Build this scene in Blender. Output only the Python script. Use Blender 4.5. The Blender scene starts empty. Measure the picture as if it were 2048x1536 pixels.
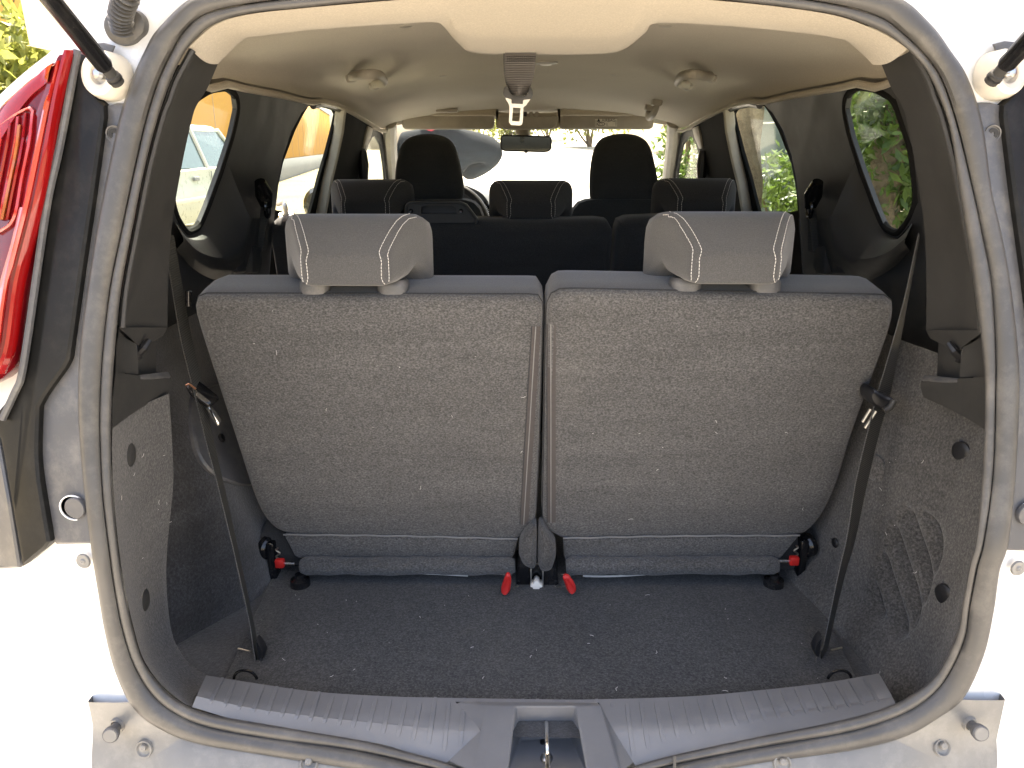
import bpy, bmesh, math, random
import numpy as np
from mathutils import Vector, Matrix, Quaternion
from mathutils.bvhtree import BVHTree
from mathutils.geometry import tessellate_polygon

random.seed(7)
RNG = np.random.default_rng(7)
scene = bpy.context.scene
COL = scene.collection
V = Vector
rad = math.radians

# ------------------------------------------------------------------ camera
F, CX, CY = 1547.0, 1024.0, 768.0
CAM = V((-0.03, 0.0, 1.40))
PITCH, YAW = rad(17.0), rad(0.85)
cd = bpy.data.cameras.new("camera")
cam = bpy.data.objects.new("camera", cd)
COL.objects.link(cam)
cam.location = CAM
cam.rotation_euler = (math.pi / 2 - PITCH, 0, YAW)
cd.sensor_width = 36.0
cd.lens = 36.0 * F / 2048.0
cd.clip_start, cd.clip_end = 0.02, 2000
scene.camera = cam
RM = cam.rotation_euler.to_matrix()

# ------------------------------------------------------------------ world, sun, exposure
SUN_EL, SUN_AZ = 64.0, -12.0        # azimuth from +Y (ahead of the car), negative = to the west
world = bpy.data.worlds.new("World")
scene.world = world
world.use_nodes = True
wn = world.node_tree
bg = wn.nodes["Background"]
sky = wn.nodes.new("ShaderNodeTexSky")
sky.sky_type = 'NISHITA'
sky.sun_disc = False
sky.sun_elevation = rad(SUN_EL)
sky.sun_rotation = rad(SUN_AZ)
sky.air_density, sky.dust_density, sky.ozone_density = 0.7, 5.0, 0.6
wn.links.new(sky.outputs[0], bg.inputs[0])
bg.inputs[1].default_value = 0.12
sl = bpy.data.lights.new("sun", 'SUN')
sl.energy, sl.angle, sl.color = 4.2, rad(0.5), (1.0, 0.95, 0.86)
sun = bpy.data.objects.new("sun", sl)
COL.objects.link(sun)
_a, _e = rad(SUN_AZ), rad(SUN_EL)
sd = V((math.sin(_a) * math.cos(_e), math.cos(_a) * math.cos(_e), math.sin(_e)))
sun.rotation_euler = (-sd).to_track_quat('-Z', 'Y').to_euler()
vs = scene.view_settings
vs.view_transform, vs.look, vs.gamma = 'Standard', 'None', 1.0
vs.use_curve_mapping = False
vs.exposure = 3.0
vs.use_white_balance = True
vs.white_balance_temperature = 7250
vs.white_balance_tint = 11
cy = scene.cycles
cy.use_denoising = True
cy.max_bounces, cy.diffuse_bounces, cy.glossy_bounces = 10, 6, 4
cy.transparent_max_bounces, cy.transmission_bounces = 16, 4
cy.sample_clamp_indirect = 8.0
cy.caustics_reflective = cy.caustics_refractive = False

# ------------------------------------------------------------------ picture -> place
def ray(px, py):
    return (RM @ V(((px - CX) / F, -(py - CY) / F, -1.0))).normalized()
def on(px, py, p0, n):
    d = ray(px, py)
    return CAM + d * ((V(p0) - CAM).dot(V(n)) / d.dot(V(n)))
def onY(px, py, y): return on(px, py, (0, y, 0), (0, 1, 0))
def onX(px, py, x): return on(px, py, (x, 0, 0), (1, 0, 0))
def onZ(px, py, z): return on(px, py, (0, 0, z), (0, 0, 1))
def yr(x, z):
    y = 0.83
    if z > 0.95: y += (z - 0.95) * 0.25
    if z < 0.66: y -= (0.66 - z) * 0.5
    a = abs(x)
    if a > 0.45: y += ((min(a, 0.8) - 0.45) / 0.3) ** 2 * 0.08
    return y
def onR(px, py, off=0.0):
    y = 0.85
    for _ in range(25):
        p = onY(px, py, y + off)
        y = 0.5 * y + 0.5 * yr(p.x, p.z)
    return onY(px, py, y + off)
def proj(p):
    q = RM.transposed() @ (V(p) - CAM)
    return (CX + F * q.x / -q.z, CY - F * q.y / -q.z)
SLOPE = 0.22
def onS(px, py, s=-1, off=0.0):          # tilted side wall of the cabin
    x0 = s * (0.70 + off)
    return on(px, py, (x0, 0, 1.0), (1.0, 0, s * SLOPE))
def mir(p): return V((-p[0], p[1], p[2]))

# ------------------------------------------------------------------ curves
def lerp(a, b, t): return a + (b - a) * t
def sm(t):
    t = max(0.0, min(1.0, t)); return t * t * (3 - 2 * t)
def interp(x, xs, ys): return float(np.interp(x, xs, ys))
def crom(pts, n, closed=False):
    pts = [V(p) for p in pts]; m = len(pts); out = []
    segs = m if closed else m - 1
    for i in range(segs):
        p1, p2 = pts[i], pts[(i + 1) % m]
        p0 = pts[i - 1] if (closed or i > 0) else p1 * 2 - p2
        p3 = pts[(i + 2) % m] if (closed or i + 2 < m) else p2 * 2 - p1
        for k in range(n):
            t = k / n
            out.append(0.5 * ((2 * p1) + (p2 - p0) * t + (2 * p0 - 5 * p1 + 4 * p2 - p3) * t * t + (3 * p1 - p0 - 3 * p2 + p3) * t ** 3))
    if not closed: out.append(pts[-1])
    return out
def resample(pts, n, closed=False):
    P = [V(p) for p in pts]
    if closed: P = P + [P[0]]
    L = [0.0]
    for a, b in zip(P, P[1:]): L.append(L[-1] + (b - a).length)
    tot = L[-1]; out = []; j = 0
    for i in range(n):
        t = tot * i / (n if closed else n - 1)
        while j < len(L) - 2 and L[j + 1] < t: j += 1
        s = (t - L[j]) / max(1e-9, L[j + 1] - L[j])
        out.append(P[j].lerp(P[j + 1], min(1, max(0, s))))
    return out
def round_poly(pts, r, k=5):
    pts = [V(p) for p in pts]; out = []; m = len(pts)
    rs = r if isinstance(r, (list, tuple)) else [r] * m
    for i in range(m):
        a, b, c = pts[i - 1], pts[i], pts[(i + 1) % m]
        d1 = min(rs[i], 0.48 * (a - b).length); d2 = min(rs[i], 0.48 * (c - b).length)
        if rs[i] <= 1e-6: out.append(b); continue
        s = b + (a - b).normalized() * d1; e = b + (c - b).normalized() * d2
        for j in range(k + 1):
            t = j / k
            out.append(s * (1 - t) ** 2 + b * 2 * t * (1 - t) + e * t * t)
    return out

# ------------------------------------------------------------------ objects
ORG = {}
WORLD = {}
def thing(name, label, cat, loc=(0, 0, 0), group=None, kind=None):
    o = bpy.data.objects.new(name, None); COL.objects.link(o)
    o.location = loc; o.empty_display_size = 0.1
    o["label"], o["category"] = label, cat
    if group: o["group"] = group
    if kind: o["kind"] = kind
    ORG[o.name] = V(loc)
    return o
def mk(name, vs_, fs, mat, parent=None, smooth=True, angle=35, label=None):
    me = bpy.data.meshes.new(name)
    org = ORG[parent.name] if parent else V((0, 0, 0))
    me.from_pydata([tuple(V(v) - org) for v in vs_], [], [tuple(f) for f in fs])
    bm = bmesh.new(); bm.from_mesh(me)
    bmesh.ops.remove_doubles(bm, verts=bm.verts, dist=1e-6)
    bmesh.ops.recalc_face_normals(bm, faces=bm.faces)
    bm.to_mesh(me); bm.free()
    for p in me.polygons: p.use_smooth = smooth
    if smooth: me.set_sharp_from_angle(angle=rad(angle))
    mats = mat if isinstance(mat, (list, tuple)) else [mat]
    for m_ in mats: me.materials.append(m_)
    o = bpy.data.objects.new(name, me); COL.objects.link(o)
    if parent:
        o.parent = parent
        ORG[o.name] = org
    else:
        ORG[o.name] = V((0, 0, 0))
    WORLD[o.name] = ([V(v) for v in vs_], fs)
    if label: o["label"] = label
    return o
def tag(o, label, cat, group=None, kind=None):
    o["label"], o["category"] = label, cat
    if group: o["group"] = group
    if kind: o["kind"] = kind
    return o
def struct(o):
    o["kind"] = "structure"; return o
class MB:
    def __init__(s): s.v = []; s.f = []
    def add(s, v, f):
        b = len(s.v); s.v += [V(p) for p in v]; s.f += [[i + b for i in q] for q in f]; return s
    def build(s, name, mat, parent=None, **k): return mk(name, s.v, s.f, mat, parent, **k)
def g_loft(rows, closed=False, caps=False, cu=False):
    n = len(rows[0]); v = [p for r in rows for p in r]; f = []
    R = len(rows)
    for i in range(R if cu else R - 1):
        i2 = (i + 1) % R
        for j in range(n if closed else n - 1):
            k = (j + 1) % n
            f.append([i * n + j, i * n + k, i2 * n + k, i2 * n + j])
    if caps and closed:
        f.append(list(range(n))); f.append([(R - 1) * n + j for j in range(n)][::-1])
    return v, f
def g_tube(path, r, n=10, closed=False, caps=True, flat=1.0):
    P = [V(p) for p in path]; m = len(P); rows = []
    T = []
    for i in range(m):
        a = P[i - 1] if (closed or i > 0) else P[i]
        b = P[(i + 1) % m] if (closed or i < m - 1) else P[i]
        T.append((b - a).normalized())
    up = V((0, 0, 1)) if abs(T[0].z) < 0.9 else V((0, 1, 0))
    u = (up - T[0] * up.dot(T[0])).normalized()
    for i in range(m):
        u = (u - T[i] * u.dot(T[i])).normalized(); w = T[i].cross(u)
        rr = r[i] if isinstance(r, (list, tuple)) else r
        rows.append([P[i] + u * math.cos(2 * math.pi * k / n) * rr * flat + w * math.sin(2 * math.pi * k / n) * rr for k in range(n)])
    return g_loft(rows, closed=True, caps=caps and not closed, cu=closed)
def g_box(c, s, rot=None):
    c = V(c); q = rot or Matrix.Identity(3)
    v = [c + q @ V((x * s[0] / 2, y * s[1] / 2, z * s[2] / 2)) for x in (-1, 1) for y in (-1, 1) for z in (-1, 1)]
    f = [[0, 1, 3, 2], [4, 6, 7, 5], [0, 4, 5, 1], [2, 3, 7, 6], [0, 2, 6, 4], [1, 5, 7, 3]]
    return v, f
def g_lathe(c, axis, prof, n=20):
    c = V(c); ax = V(axis).normalized()
    u = ax.orthogonal().normalized(); w = ax.cross(u)
    rows = [[c + ax * h + (u * math.cos(2 * math.pi * k / n) + w * math.sin(2 * math.pi * k / n)) * r for k in range(n)] for (r, h) in prof]
    return g_loft(rows, closed=True, caps=True)
def g_prism(poly, vec):
    P = [V(p) for p in poly]; n = len(P); vec = V(vec)
    v = P + [p + vec for p in P]
    f = [list(range(n))[::-1], list(range(n, 2 * n))] + [[i, (i + 1) % n, n + (i + 1) % n, n + i] for i in range(n)]
    return v, f
def bevel(o, w, seg=2, ang=30):
    bm = bmesh.new(); bm.from_mesh(o.data)
    es = [e for e in bm.edges if len(e.link_faces) == 2 and e.calc_face_angle(0) > rad(ang)]
    bmesh.ops.bevel(bm, geom=es, offset=w, segments=seg, profile=0.5, affect='EDGES', clamp_overlap=True)
    bm.to_mesh(o.data); bm.free()
    for p in o.data.polygons: p.use_smooth = True
    o.data.set_sharp_from_angle(angle=rad(40))
    return o
def box(name, c, s, mat, parent=None, b=0.003, rot=None):
    v, f = g_box(c, s, rot); o = mk(name, v, f, mat, parent)
    return bevel(o, b) if b else o
def prism(name, poly, vec, mat, parent=None, b=0.002):
    v, f = g_prism(poly, vec); o = mk(name, v, f, mat, parent)
    return bevel(o, b) if b else o
def tube(name, path, r, mat, parent=None, n=10, closed=False, flat=1.0):
    v, f = g_tube(path, r, n, closed, flat=flat); return mk(name, v, f, mat, parent)
def lathe(name, c, axis, prof, mat, parent=None, n=20):
    v, f = g_lathe(c, axis, prof, n); return mk(name, v, f, mat, parent)
def g_holed(outer, holes, vec=None, depths=None):
    """flat panel with openings; reveals run from each opening along vec"""
    loops = [[V(p) for p in outer]] + [[V(p) for p in h] for h in holes]
    v = [p for l in loops for p in l]
    f = [list(t) for t in tessellate_polygon(loops)]
    if vec is not None:
        vec = V(vec); b = 0
        for li, l in enumerate(loops):
            n = len(l); s = len(v)
            v += [p + vec for p in l]
            f += [[b + i, b + (i + 1) % n, s + (i + 1) % n, s + i] for i in range(n)]
            b += n
    return v, f
def offset_in(P, d, nrm):
    n = len(P); c = sum(P, V((0, 0, 0))) / n; out = []
    for i in range(n):
        t = (P[(i + 1) % n] - P[i - 1]).normalized()
        w = nrm.cross(t).normalized()
        out.append(P[i] + w * d)
    e = sum((out[i] - c).length for i in range(n)); e0 = sum((P[i] - c).length for i in range(n))
    if (e > e0) == (d > 0) and abs(d) > 0: out = [P[i] * 2 - out[i] for i in range(n)]
    return out
def g_puff(outline, fwd, layers, cap0=None, cap1=None, drift=None):
    """outline: closed loop; fwd: direction away from the viewer; layers: (inset, depth); caps: (scale, depth)"""
    fwd = V(fwd).normalized(); P = outline; n = len(P)
    c = sum(P, V((0, 0, 0))) / n; rows = []
    if cap0:
        base = offset_in(P, layers[0][0], fwd)
        for s, d in cap0: rows.append([c + (p - c) * s + fwd * d for p in base])
    for ins, d in layers:
        rows.append([p + fwd * d for p in (offset_in(P, ins, fwd) if ins else P)])
    if cap1:
        base = offset_in(P, layers[-1][0], fwd)
        for s, d in cap1: rows.append([c + (p - c) * s + fwd * d for p in base])
    return g_loft(rows, closed=True, caps=True)
def bvh(*objs):
    v = []; f = []
    for o in objs:
        vv, ff = WORLD[o.name]; b = len(v); v += vv; f += [[i + b for i in q] for q in ff]
    return BVHTree.FromPolygons(v, f)
def hit(t, px, py, lift=0.0):
    d = ray(px, py); p, n, i, _ = t.ray_cast(CAM, d)
    if p is None: return None, None
    if n.dot(d) > 0: n = -n
    return p + n * lift, n
def path_px(L, n=8): return [(p.x, p.y) for p in crom([V((a, b, 0)) for a, b in L], n)]

# ------------------------------------------------------------------ materials
def _nt(name):
    m = bpy.data.materials.new(name); m.use_nodes = True
    nt = m.node_tree; b = nt.nodes["Principled BSDF"]
    tc = nt.nodes.new("ShaderNodeTexCoord")
    return m, nt, b, tc
def _noise(nt, tc, scale, detail=3, rough=0.6, stretch=None):
    n = nt.nodes.new("ShaderNodeTexNoise")
    n.inputs["Scale"].default_value, n.inputs["Detail"].default_value, n.inputs["Roughness"].default_value = scale, detail, rough
    if stretch:
        mp = nt.nodes.new("ShaderNodeMapping"); mp.inputs["Scale"].default_value = stretch
        nt.links.new(tc.outputs["Object"], mp.inputs[0]); nt.links.new(mp.outputs[0], n.inputs["Vector"])
    else: nt.links.new(tc.outputs["Object"], n.inputs["Vector"])
    return n
def _ramp(nt, src, stops):
    r = nt.nodes.new("ShaderNodeValToRGB"); e = r.color_ramp.elements
    while len(e) < len(stops): e.new(0.5)
    for i, (p, c) in enumerate(stops): e[i].position = p; e[i].color = (*c, 1) if len(c) == 3 else c
    nt.links.new(src, r.inputs[0]); return r
def _mix(nt, fac, a, b, mode='MIX'):
    m = nt.nodes.new("ShaderNodeMix"); m.data_type = 'RGBA'; m.blend_type = mode
    for sock, val in ((m.inputs[0], fac), (m.inputs[6], a), (m.inputs[7], b)):
        if hasattr(val, "links") or isinstance(val, bpy.types.NodeSocket): nt.links.new(val, sock)
        elif isinstance(val, (int, float)): sock.default_value = val
        else: sock.default_value = (*val, 1)
    return m.outputs[2]
def _bump(nt, b, h, strength, dist):
    bp = nt.nodes.new("ShaderNodeBump"); bp.inputs["Strength"].default_value, bp.inputs["Distance"].default_value = strength, dist
    nt.links.new(h, bp.inputs["Height"]); nt.links.new(bp.outputs[0], b.inputs["Normal"])
def cm(c, k): return tuple(x * k for x in c)
def felt(name, c, scale=480, contrast=0.55, bump=0.6, sheen=0.25, blotch=0.22, stretch=None, dust=0.0):
    m, nt, b, tc = _nt(name)
    n = _noise(nt, tc, scale, 4, 0.7, stretch)
    r = _ramp(nt, n.outputs[0], [(0.28, cm(c, 1 - contrast)), (0.5, c), (0.74, cm(c, 1 + 1.7 * contrast))])
    big = _noise(nt, tc, 7, 3, 0.55, (0.7, 0.7, 4.0))
    br = _ramp(nt, big.outputs[0], [(0.3, (1 - blotch,) * 3), (0.7, (1 + blotch * 0.5,) * 3)])
    col = _mix(nt, 1.0, r.outputs[0], br.outputs[0], 'MULTIPLY')
    if dust:
        d = _noise(nt, tc, 3.1, 6, 0.7); dr = _ramp(nt, d.outputs[0], [(0.5, (0, 0, 0)), (0.72, (dust,) * 3)])
        col = _mix(nt, dr.outputs[0], col, (0.22, 0.20, 0.17))
    nt.links.new(col, b.inputs["Base Color"])
    b.inputs["Roughness"].default_value = 0.95; b.inputs["Specular IOR Level"].default_value = 0.15
    b.inputs["Sheen Weight"].default_value = sheen; b.inputs["Sheen Roughness"].default_value = 0.6
    _bump(nt, b, n.outputs[0], bump, 0.0012)
    return m
def plastic(name, c, rough=0.5, spec=0.45, grain=900, gb=0.25, smudge=0.12, dust=0.0, dustcol=(0.35, 0.32, 0.27), metal=0.0, coat=0.0):
    m, nt, b, tc = _nt(name)
    big = _noise(nt, tc, 14, 5, 0.6)
    br = _ramp(nt, big.outputs[0], [(0.3, cm(c, 1 - smudge)), (0.7, cm(c, 1 + smudge))])
    col = br.outputs[0]
    if dust:
        d = _noise(nt, tc, 22, 7, 0.75); dr = _ramp(nt, d.outputs[0], [(0.48, (0, 0, 0)), (0.8, (dust,) * 3)])
        col = _mix(nt, dr.outputs[0], col, dustcol)
    nt.links.new(col, b.inputs["Base Color"])
    rr = _ramp(nt, big.outputs[0], [(0.25, (max(0.02, rough - 0.08),) * 3), (0.75, (min(1, rough + 0.1),) * 3)])
    nt.links.new(rr.outputs[0], b.inputs["Roughness"])
    b.inputs["Specular IOR Level"].default_value = spec; b.inputs["Metallic"].default_value = metal
    b.inputs["Coat Weight"].default_value = coat; b.inputs["Coat Roughness"].default_value = 0.05
    if gb:
        g = _noise(nt, tc, grain, 2, 0.5); _bump(nt, b, g.outputs[0], gb, 0.0005)
    return m
def weave(name, c, scale=700, axis=2, rough=0.7, contrast=0.4):
    m, nt, b, tc = _nt(name)
    w = nt.nodes.new("ShaderNodeTexWave"); w.bands_direction = 'XYZ'[axis]; w.inputs["Scale"].default_value = scale / 10.0; w.inputs["Distortion"].default_value = 0.6
    nt.links.new(tc.outputs["Object"], w.inputs[0])
    r = _ramp(nt, w.outputs[0], [(0.2, cm(c, 1 - contrast)), (0.8, cm(c, 1 + contrast))])
    nt.links.new(r.outputs[0], b.inputs["Base Color"]); b.inputs["Roughness"].default_value = rough
    _bump(nt, b, w.outputs[0], 0.5, 0.0008)
    return m
def plain(name, c, rough=0.5, metal=0.0, spec=0.5):
    m, nt, b, tc = _nt(name)
    n = _noise(nt, tc, 40, 3); r = _ramp(nt, n.outputs[0], [(0.3, cm(c, 0.88)), (0.7, cm(c, 1.08))])
    nt.links.new(r.outputs[0], b.inputs["Base Color"])
    b.inputs["Roughness"].default_value = rough; b.inputs["Metallic"].default_value = metal; b.inputs["Specular IOR Level"].default_value = spec
    return m
def glass(name, tint=(0.9, 0.95, 0.92), refl=0.06):
    m = bpy.data.materials.new(name); m.use_nodes = True; nt = m.node_tree
    for n in list(nt.nodes): nt.nodes.remove(n)
    o = nt.nodes.new("ShaderNodeOutputMaterial"); t = nt.nodes.new("ShaderNodeBsdfTransparent"); g = nt.nodes.new("ShaderNodeBsdfGlossy")
    lw = nt.nodes.new("ShaderNodeLayerWeight"); lw.inputs[0].default_value = 0.5
    pw = nt.nodes.new("ShaderNodeMath"); pw.operation = 'POWER'; pw.inputs[1].default_value = 5.0; nt.links.new(lw.outputs["Facing"], pw.inputs[0])
    fr = nt.nodes.new("ShaderNodeMath"); fr.operation = 'MULTIPLY_ADD'; fr.inputs[1].default_value = 0.16; fr.inputs[2].default_value = refl * 0.5; nt.links.new(pw.outputs[0], fr.inputs[0])
    ms = nt.nodes.new("ShaderNodeMixShader")
    t.inputs[0].default_value = (*tint, 1); g.inputs["Roughness"].default_value = 0.01
    nt.links.new(fr.outputs[0], ms.inputs[0]); nt.links.new(t.outputs[0], ms.inputs[1]); nt.links.new(g.outputs[0], ms.inputs[2]); nt.links.new(ms.outputs[0], o.inputs[0])
    return m
def leafmat(name, c1, c2, trans=0.35):
    m, nt, b, tc = _nt(name)
    n = _noise(nt, tc, 9, 4, 0.7); r = _ramp(nt, n.outputs[0], [(0.3, c1), (0.7, c2)])
    nt.links.new(r.outputs[0], b.inputs["Base Color"]); b.inputs["Roughness"].default_value = 0.45
    tr = nt.nodes.new("ShaderNodeBsdfTranslucent"); nt.links.new(r.outputs[0], tr.inputs[0])
    ms = nt.nodes.new("ShaderNodeMixShader"); ms.inputs[0].default_value = trans
    out = nt.nodes["Material Output"]
    nt.links.new(b.outputs[0], ms.inputs[1]); nt.links.new(tr.outputs[0], ms.inputs[2]); nt.links.new(ms.outputs[0], out.inputs[0])
    return m

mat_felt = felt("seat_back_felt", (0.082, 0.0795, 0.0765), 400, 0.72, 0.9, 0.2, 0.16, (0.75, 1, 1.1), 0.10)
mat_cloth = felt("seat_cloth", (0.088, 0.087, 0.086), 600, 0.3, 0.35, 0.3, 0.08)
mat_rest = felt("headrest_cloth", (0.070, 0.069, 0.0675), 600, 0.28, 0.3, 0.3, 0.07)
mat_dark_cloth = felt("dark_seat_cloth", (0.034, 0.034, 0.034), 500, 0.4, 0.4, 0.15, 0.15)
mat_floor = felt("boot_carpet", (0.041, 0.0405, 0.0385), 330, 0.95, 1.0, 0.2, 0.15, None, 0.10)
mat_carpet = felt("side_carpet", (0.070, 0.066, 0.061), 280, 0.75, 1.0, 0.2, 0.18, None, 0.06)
mat_liner = felt("wheelhouse_liner", (0.026, 0.0265, 0.028), 250, 0.8, 0.9, 0.35, 0.4, None, 0.12)
mat_head = felt("headliner_fabric", (0.47, 0.42, 0.34), 420, 0.13, 0.3, 0.15, 0.04)
mat_beige = plastic("beige_plastic", (0.40, 0.365, 0.31), 0.5, 0.4)
mat_dtrim = plastic("pillar_plastic", (0.040, 0.039, 0.037), 0.55, 0.4, 1100, 0.35, 0.1)
mat_ctrim = plastic("quarter_plastic", (0.050, 0.051, 0.052), 0.5, 0.4, 1100, 0.3, 0.12)
mat_black = plastic("black_plastic", (0.012, 0.012, 0.013), 0.38, 0.5, 800, 0.1)
mat_matt = plastic("matt_black", (0.013, 0.013, 0.013), 0.88, 0.12, 800, 0.1)
mat_gloss = plastic("gloss_black", (0.008, 0.008, 0.009), 0.16, 0.5, 0, 0, 0.1, 0.08)
mat_infill = plastic("black_infill", (0.010, 0.010, 0.0095), 0.42, 0.18, 500, 0.04, 0.1, 0.05)
mat_flange = plastic("grey_flange", (0.085, 0.086, 0.090), 0.4, 0.45, 700, 0.15, 0.12, 0.35)
mat_rubber = plastic("rubber_seal", (0.070, 0.067, 0.063), 0.38, 0.5, 300, 0.05, 0.15, 0.22)
mat_sill = plastic("sill_plastic", (0.165, 0.166, 0.170), 0.42, 0.5, 1400, 0.5, 0.08, 0.10)
mat_white = plastic("white_paint", (0.80, 0.80, 0.78), 0.25, 0.5, 0, 0, 0.02, 0.10, (0.55, 0.5, 0.4), 0, 0.6)
mat_bumper = plastic("bumper_plastic", (0.20, 0.195, 0.182), 0.36, 0.5, 900, 0.2, 0.1, 0.3, (0.5, 0.48, 0.42))
mat_cup = plastic("cream_cup", (0.66, 0.62, 0.54), 0.45, 0.4, 0, 0, 0.05, 0.2)
mat_lens = plastic("red_lens", (0.26, 0.004, 0.005), 0.1, 0.4, 0, 0, 0.1, 0, (1, 1, 1), 0, 0.35)
mat_lens_dark = plastic("dark_red_lens", (0.13, 0.004, 0.007), 0.18, 0.3, 0, 0, 0.2, 0, (1, 1, 1), 0, 0.25)
mat_lens_bright = plastic("bright_red_lens", (0.40, 0.014, 0.010), 0.12, 0.5, 0, 0, 0.1, 0, (1, 1, 1), 0, 1.0)
mat_amber = plastic("amber_lens", (0.40, 0.10, 0.01), 0.15, 0.5, 0, 0, 0.3, 0, (1, 1, 1), 0, 0.8)
mat_lens_pink = plastic("pink_lens", (0.55, 0.22, 0.26), 0.12, 0.5, 0, 0, 0.1, 0, (1, 1, 1), 0, 1.0)
mat_steel = plain("steel", (0.55, 0.55, 0.54), 0.3, 1.0)
mat_chrome = plain("bright_steel", (0.82, 0.80, 0.76), 0.22, 1.0)
mat_galv = plain("galvanised", (0.50, 0.47, 0.40), 0.42, 1.0)
mat_screw = plain("dull_screw", (0.22, 0.21, 0.19), 0.5)
mat_tongue = plain("pale_plastic_tongue_shine", (0.78, 0.74, 0.66), 0.35)  # pale plastic parts; also paints the shine of the metal belt tongue
mat_red = plain("red_strap", (0.55, 0.018, 0.015), 0.45)
mat_belt = weave("belt_webbing", (0.050, 0.049, 0.044), 900, 2, 0.5, 0.3)
mat_tape = weave("brown_tape", (0.062, 0.053, 0.050), 1500, 2, 0.7, 0.35)
mat_stitch = plain("white_thread", (0.72, 0.69, 0.64), 0.8)
mat_piping = plain("grey_piping", (0.20, 0.195, 0.185), 0.8)
mat_glass = glass("window_glass")
mat_wind = glass("windscreen_glass", (0.93, 0.96, 0.94))
mat_dash = plastic("dash_plastic", (0.10, 0.105, 0.11), 0.6, 0.3, 600, 0.3)
mat_tyre = plastic("tyre_rubber", (0.02, 0.02, 0.02), 0.8, 0.3)
mat_mirror = plain("mirror_glass", (0.16, 0.17, 0.15), 0.03, 1.0)
mat_print = plain("black_print", (0.02, 0.02, 0.02), 0.6)
mat_white_print = plain("white_print", (0.8, 0.8, 0.8), 0.6)

# ================================================================== THE CAR
car = thing("car", "white family car seen through its open tailgate, dark boot and folding seats inside", "car", (0, 2.4, 0))

# ------------------------------------------------------------------ weather seal round the opening (outer, groove, inner)
ST = [((1090, -48), (1090, -24), (1090, -8)), ((800, -36), (800, -15), (799, 0)), ((600, -26), (606, -2), (612, 16)), ((480, -14), (490, 12), (496, 29)),
      ((392, 0), (416, 30), (430, 50)), ((323, 60), (374, 62), (398, 74)), ((296, 105), (346, 107), (370, 107)), ((272, 160), (321, 160), (345, 158)),
      ((248, 235), (297, 235), (318, 235)), ((226, 338), (273, 338), (291, 338)), ((203, 458), (248, 458), (267, 458)), ((185, 575), (225, 575), (245, 575)),
      ((170, 700), (211, 700), (232, 700)), ((167, 812), (205, 812), (225, 812)), ((172, 905), (206, 905), (224, 905)), ((180, 994), (211, 994), (228, 994)),
      ((193, 1098), (223, 1098), (238, 1098)), ((205, 1175), (234, 1175), (250, 1175)), ((219, 1257), (250, 1255), (267, 1254)), ((240, 1335), (273, 1326), (288, 1320)),
      ((274, 1402), (308, 1382), (324, 1370)), ((325, 1445), (352, 1419), (366, 1405)), ((400, 1478), (418, 1447), (428, 1428)), ((539, 1508), (545, 1472), (551, 1450)),
      ((704, 1534), (710, 1499), (715, 1479)), ((850, 1562), (855, 1532), (859, 1515)), ((960, 1590), (965, 1562), (967, 1546)), ((1090, 1602), (1090, 1576), (1090, 1560)),
      ((1220, 1590), (1215, 1562), (1213, 1546)), ((1340, 1556), (1340, 1529), (1340, 1511)), ((1508, 1524), (1508, 1494), (1508, 1474)), ((1693, 1492), (1680, 1460), (1668, 1442)),
      ((1799, 1463), (1774, 1433), (1760, 1417)), ((1868, 1424), (1836, 1402), (1818, 1390)), ((1918, 1382), (1884, 1357), (1870, 1348)), ((1957, 1299), (1923, 1278), (1910, 1270)),
      ((1976, 1215), (1936, 1205), (1924, 1202)), ((1989, 1130), (1950, 1130), (1936, 1130)), ((2006, 1075), (1964, 1075), (1950, 1075)), ((2020, 942), (1981, 942), (1963, 942)),
      ((2027, 786), (1986, 786), (1968, 786)), ((2024, 690), (1985, 690), (1961, 690)), ((2010, 562), (1976, 562), (1945, 562)), ((1992, 462), (1958, 462), (1931, 462)),
      ((1974, 380), (1941, 380), (1917, 380)), ((1955, 247), (1911, 250), (1896, 250)), ((1926, 156), (1880, 160), (1862, 162)), ((1893, 104), (1846, 110), (1830, 116)),
      ((1853, 52), (1800, 66), (1786, 78)), ((1788, 0), (1755, 36), (1740, 55)), ((1690, -18), (1675, 13), (1666, 30)), ((1560, -28), (1545, -6), (1535, 11)), ((1390, -38), (1390, -17), (1390, -2))]
def loopR(idx, off): return crom([onR(*s[idx], off) for s in ST], 6, True)
S_OUT, S_GRV, S_INN = loopR(0, 0.004), loopR(1, 0.004), loopR(2, 0.006)
def bead(A, B, off, k=0.5, bulge=0.55, n=12):
    rows = []
    for a, b in zip(A, B):
        c = (a + b) / 2; w = (b - a) / 2; r = w.length
        d = V((0, -1, 0)); d = (d - w.normalized() * d.dot(w.normalized())).normalized()
        rows.append([c + w * 1.03 * math.cos(2 * math.pi * j / n) + d * (r * bulge * math.sin(2 * math.pi * j / n) + off) for j in range(n)])
    return g_loft(rows, closed=True, cu=True)
seal = mk("door_seal", *bead(S_OUT, S_GRV, 0.006, bulge=0.8), mat_rubber, car)
mk("seal_lip", *bead(S_GRV, S_INN, 0.004, bulge=0.9), mat_rubber, seal)
tube("seal_joint", [onR(1349, y, -0.013) for y in (1512, 1522, 1534, 1546, 1554)], 0.0022, mat_rubber, seal, 6)

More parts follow.
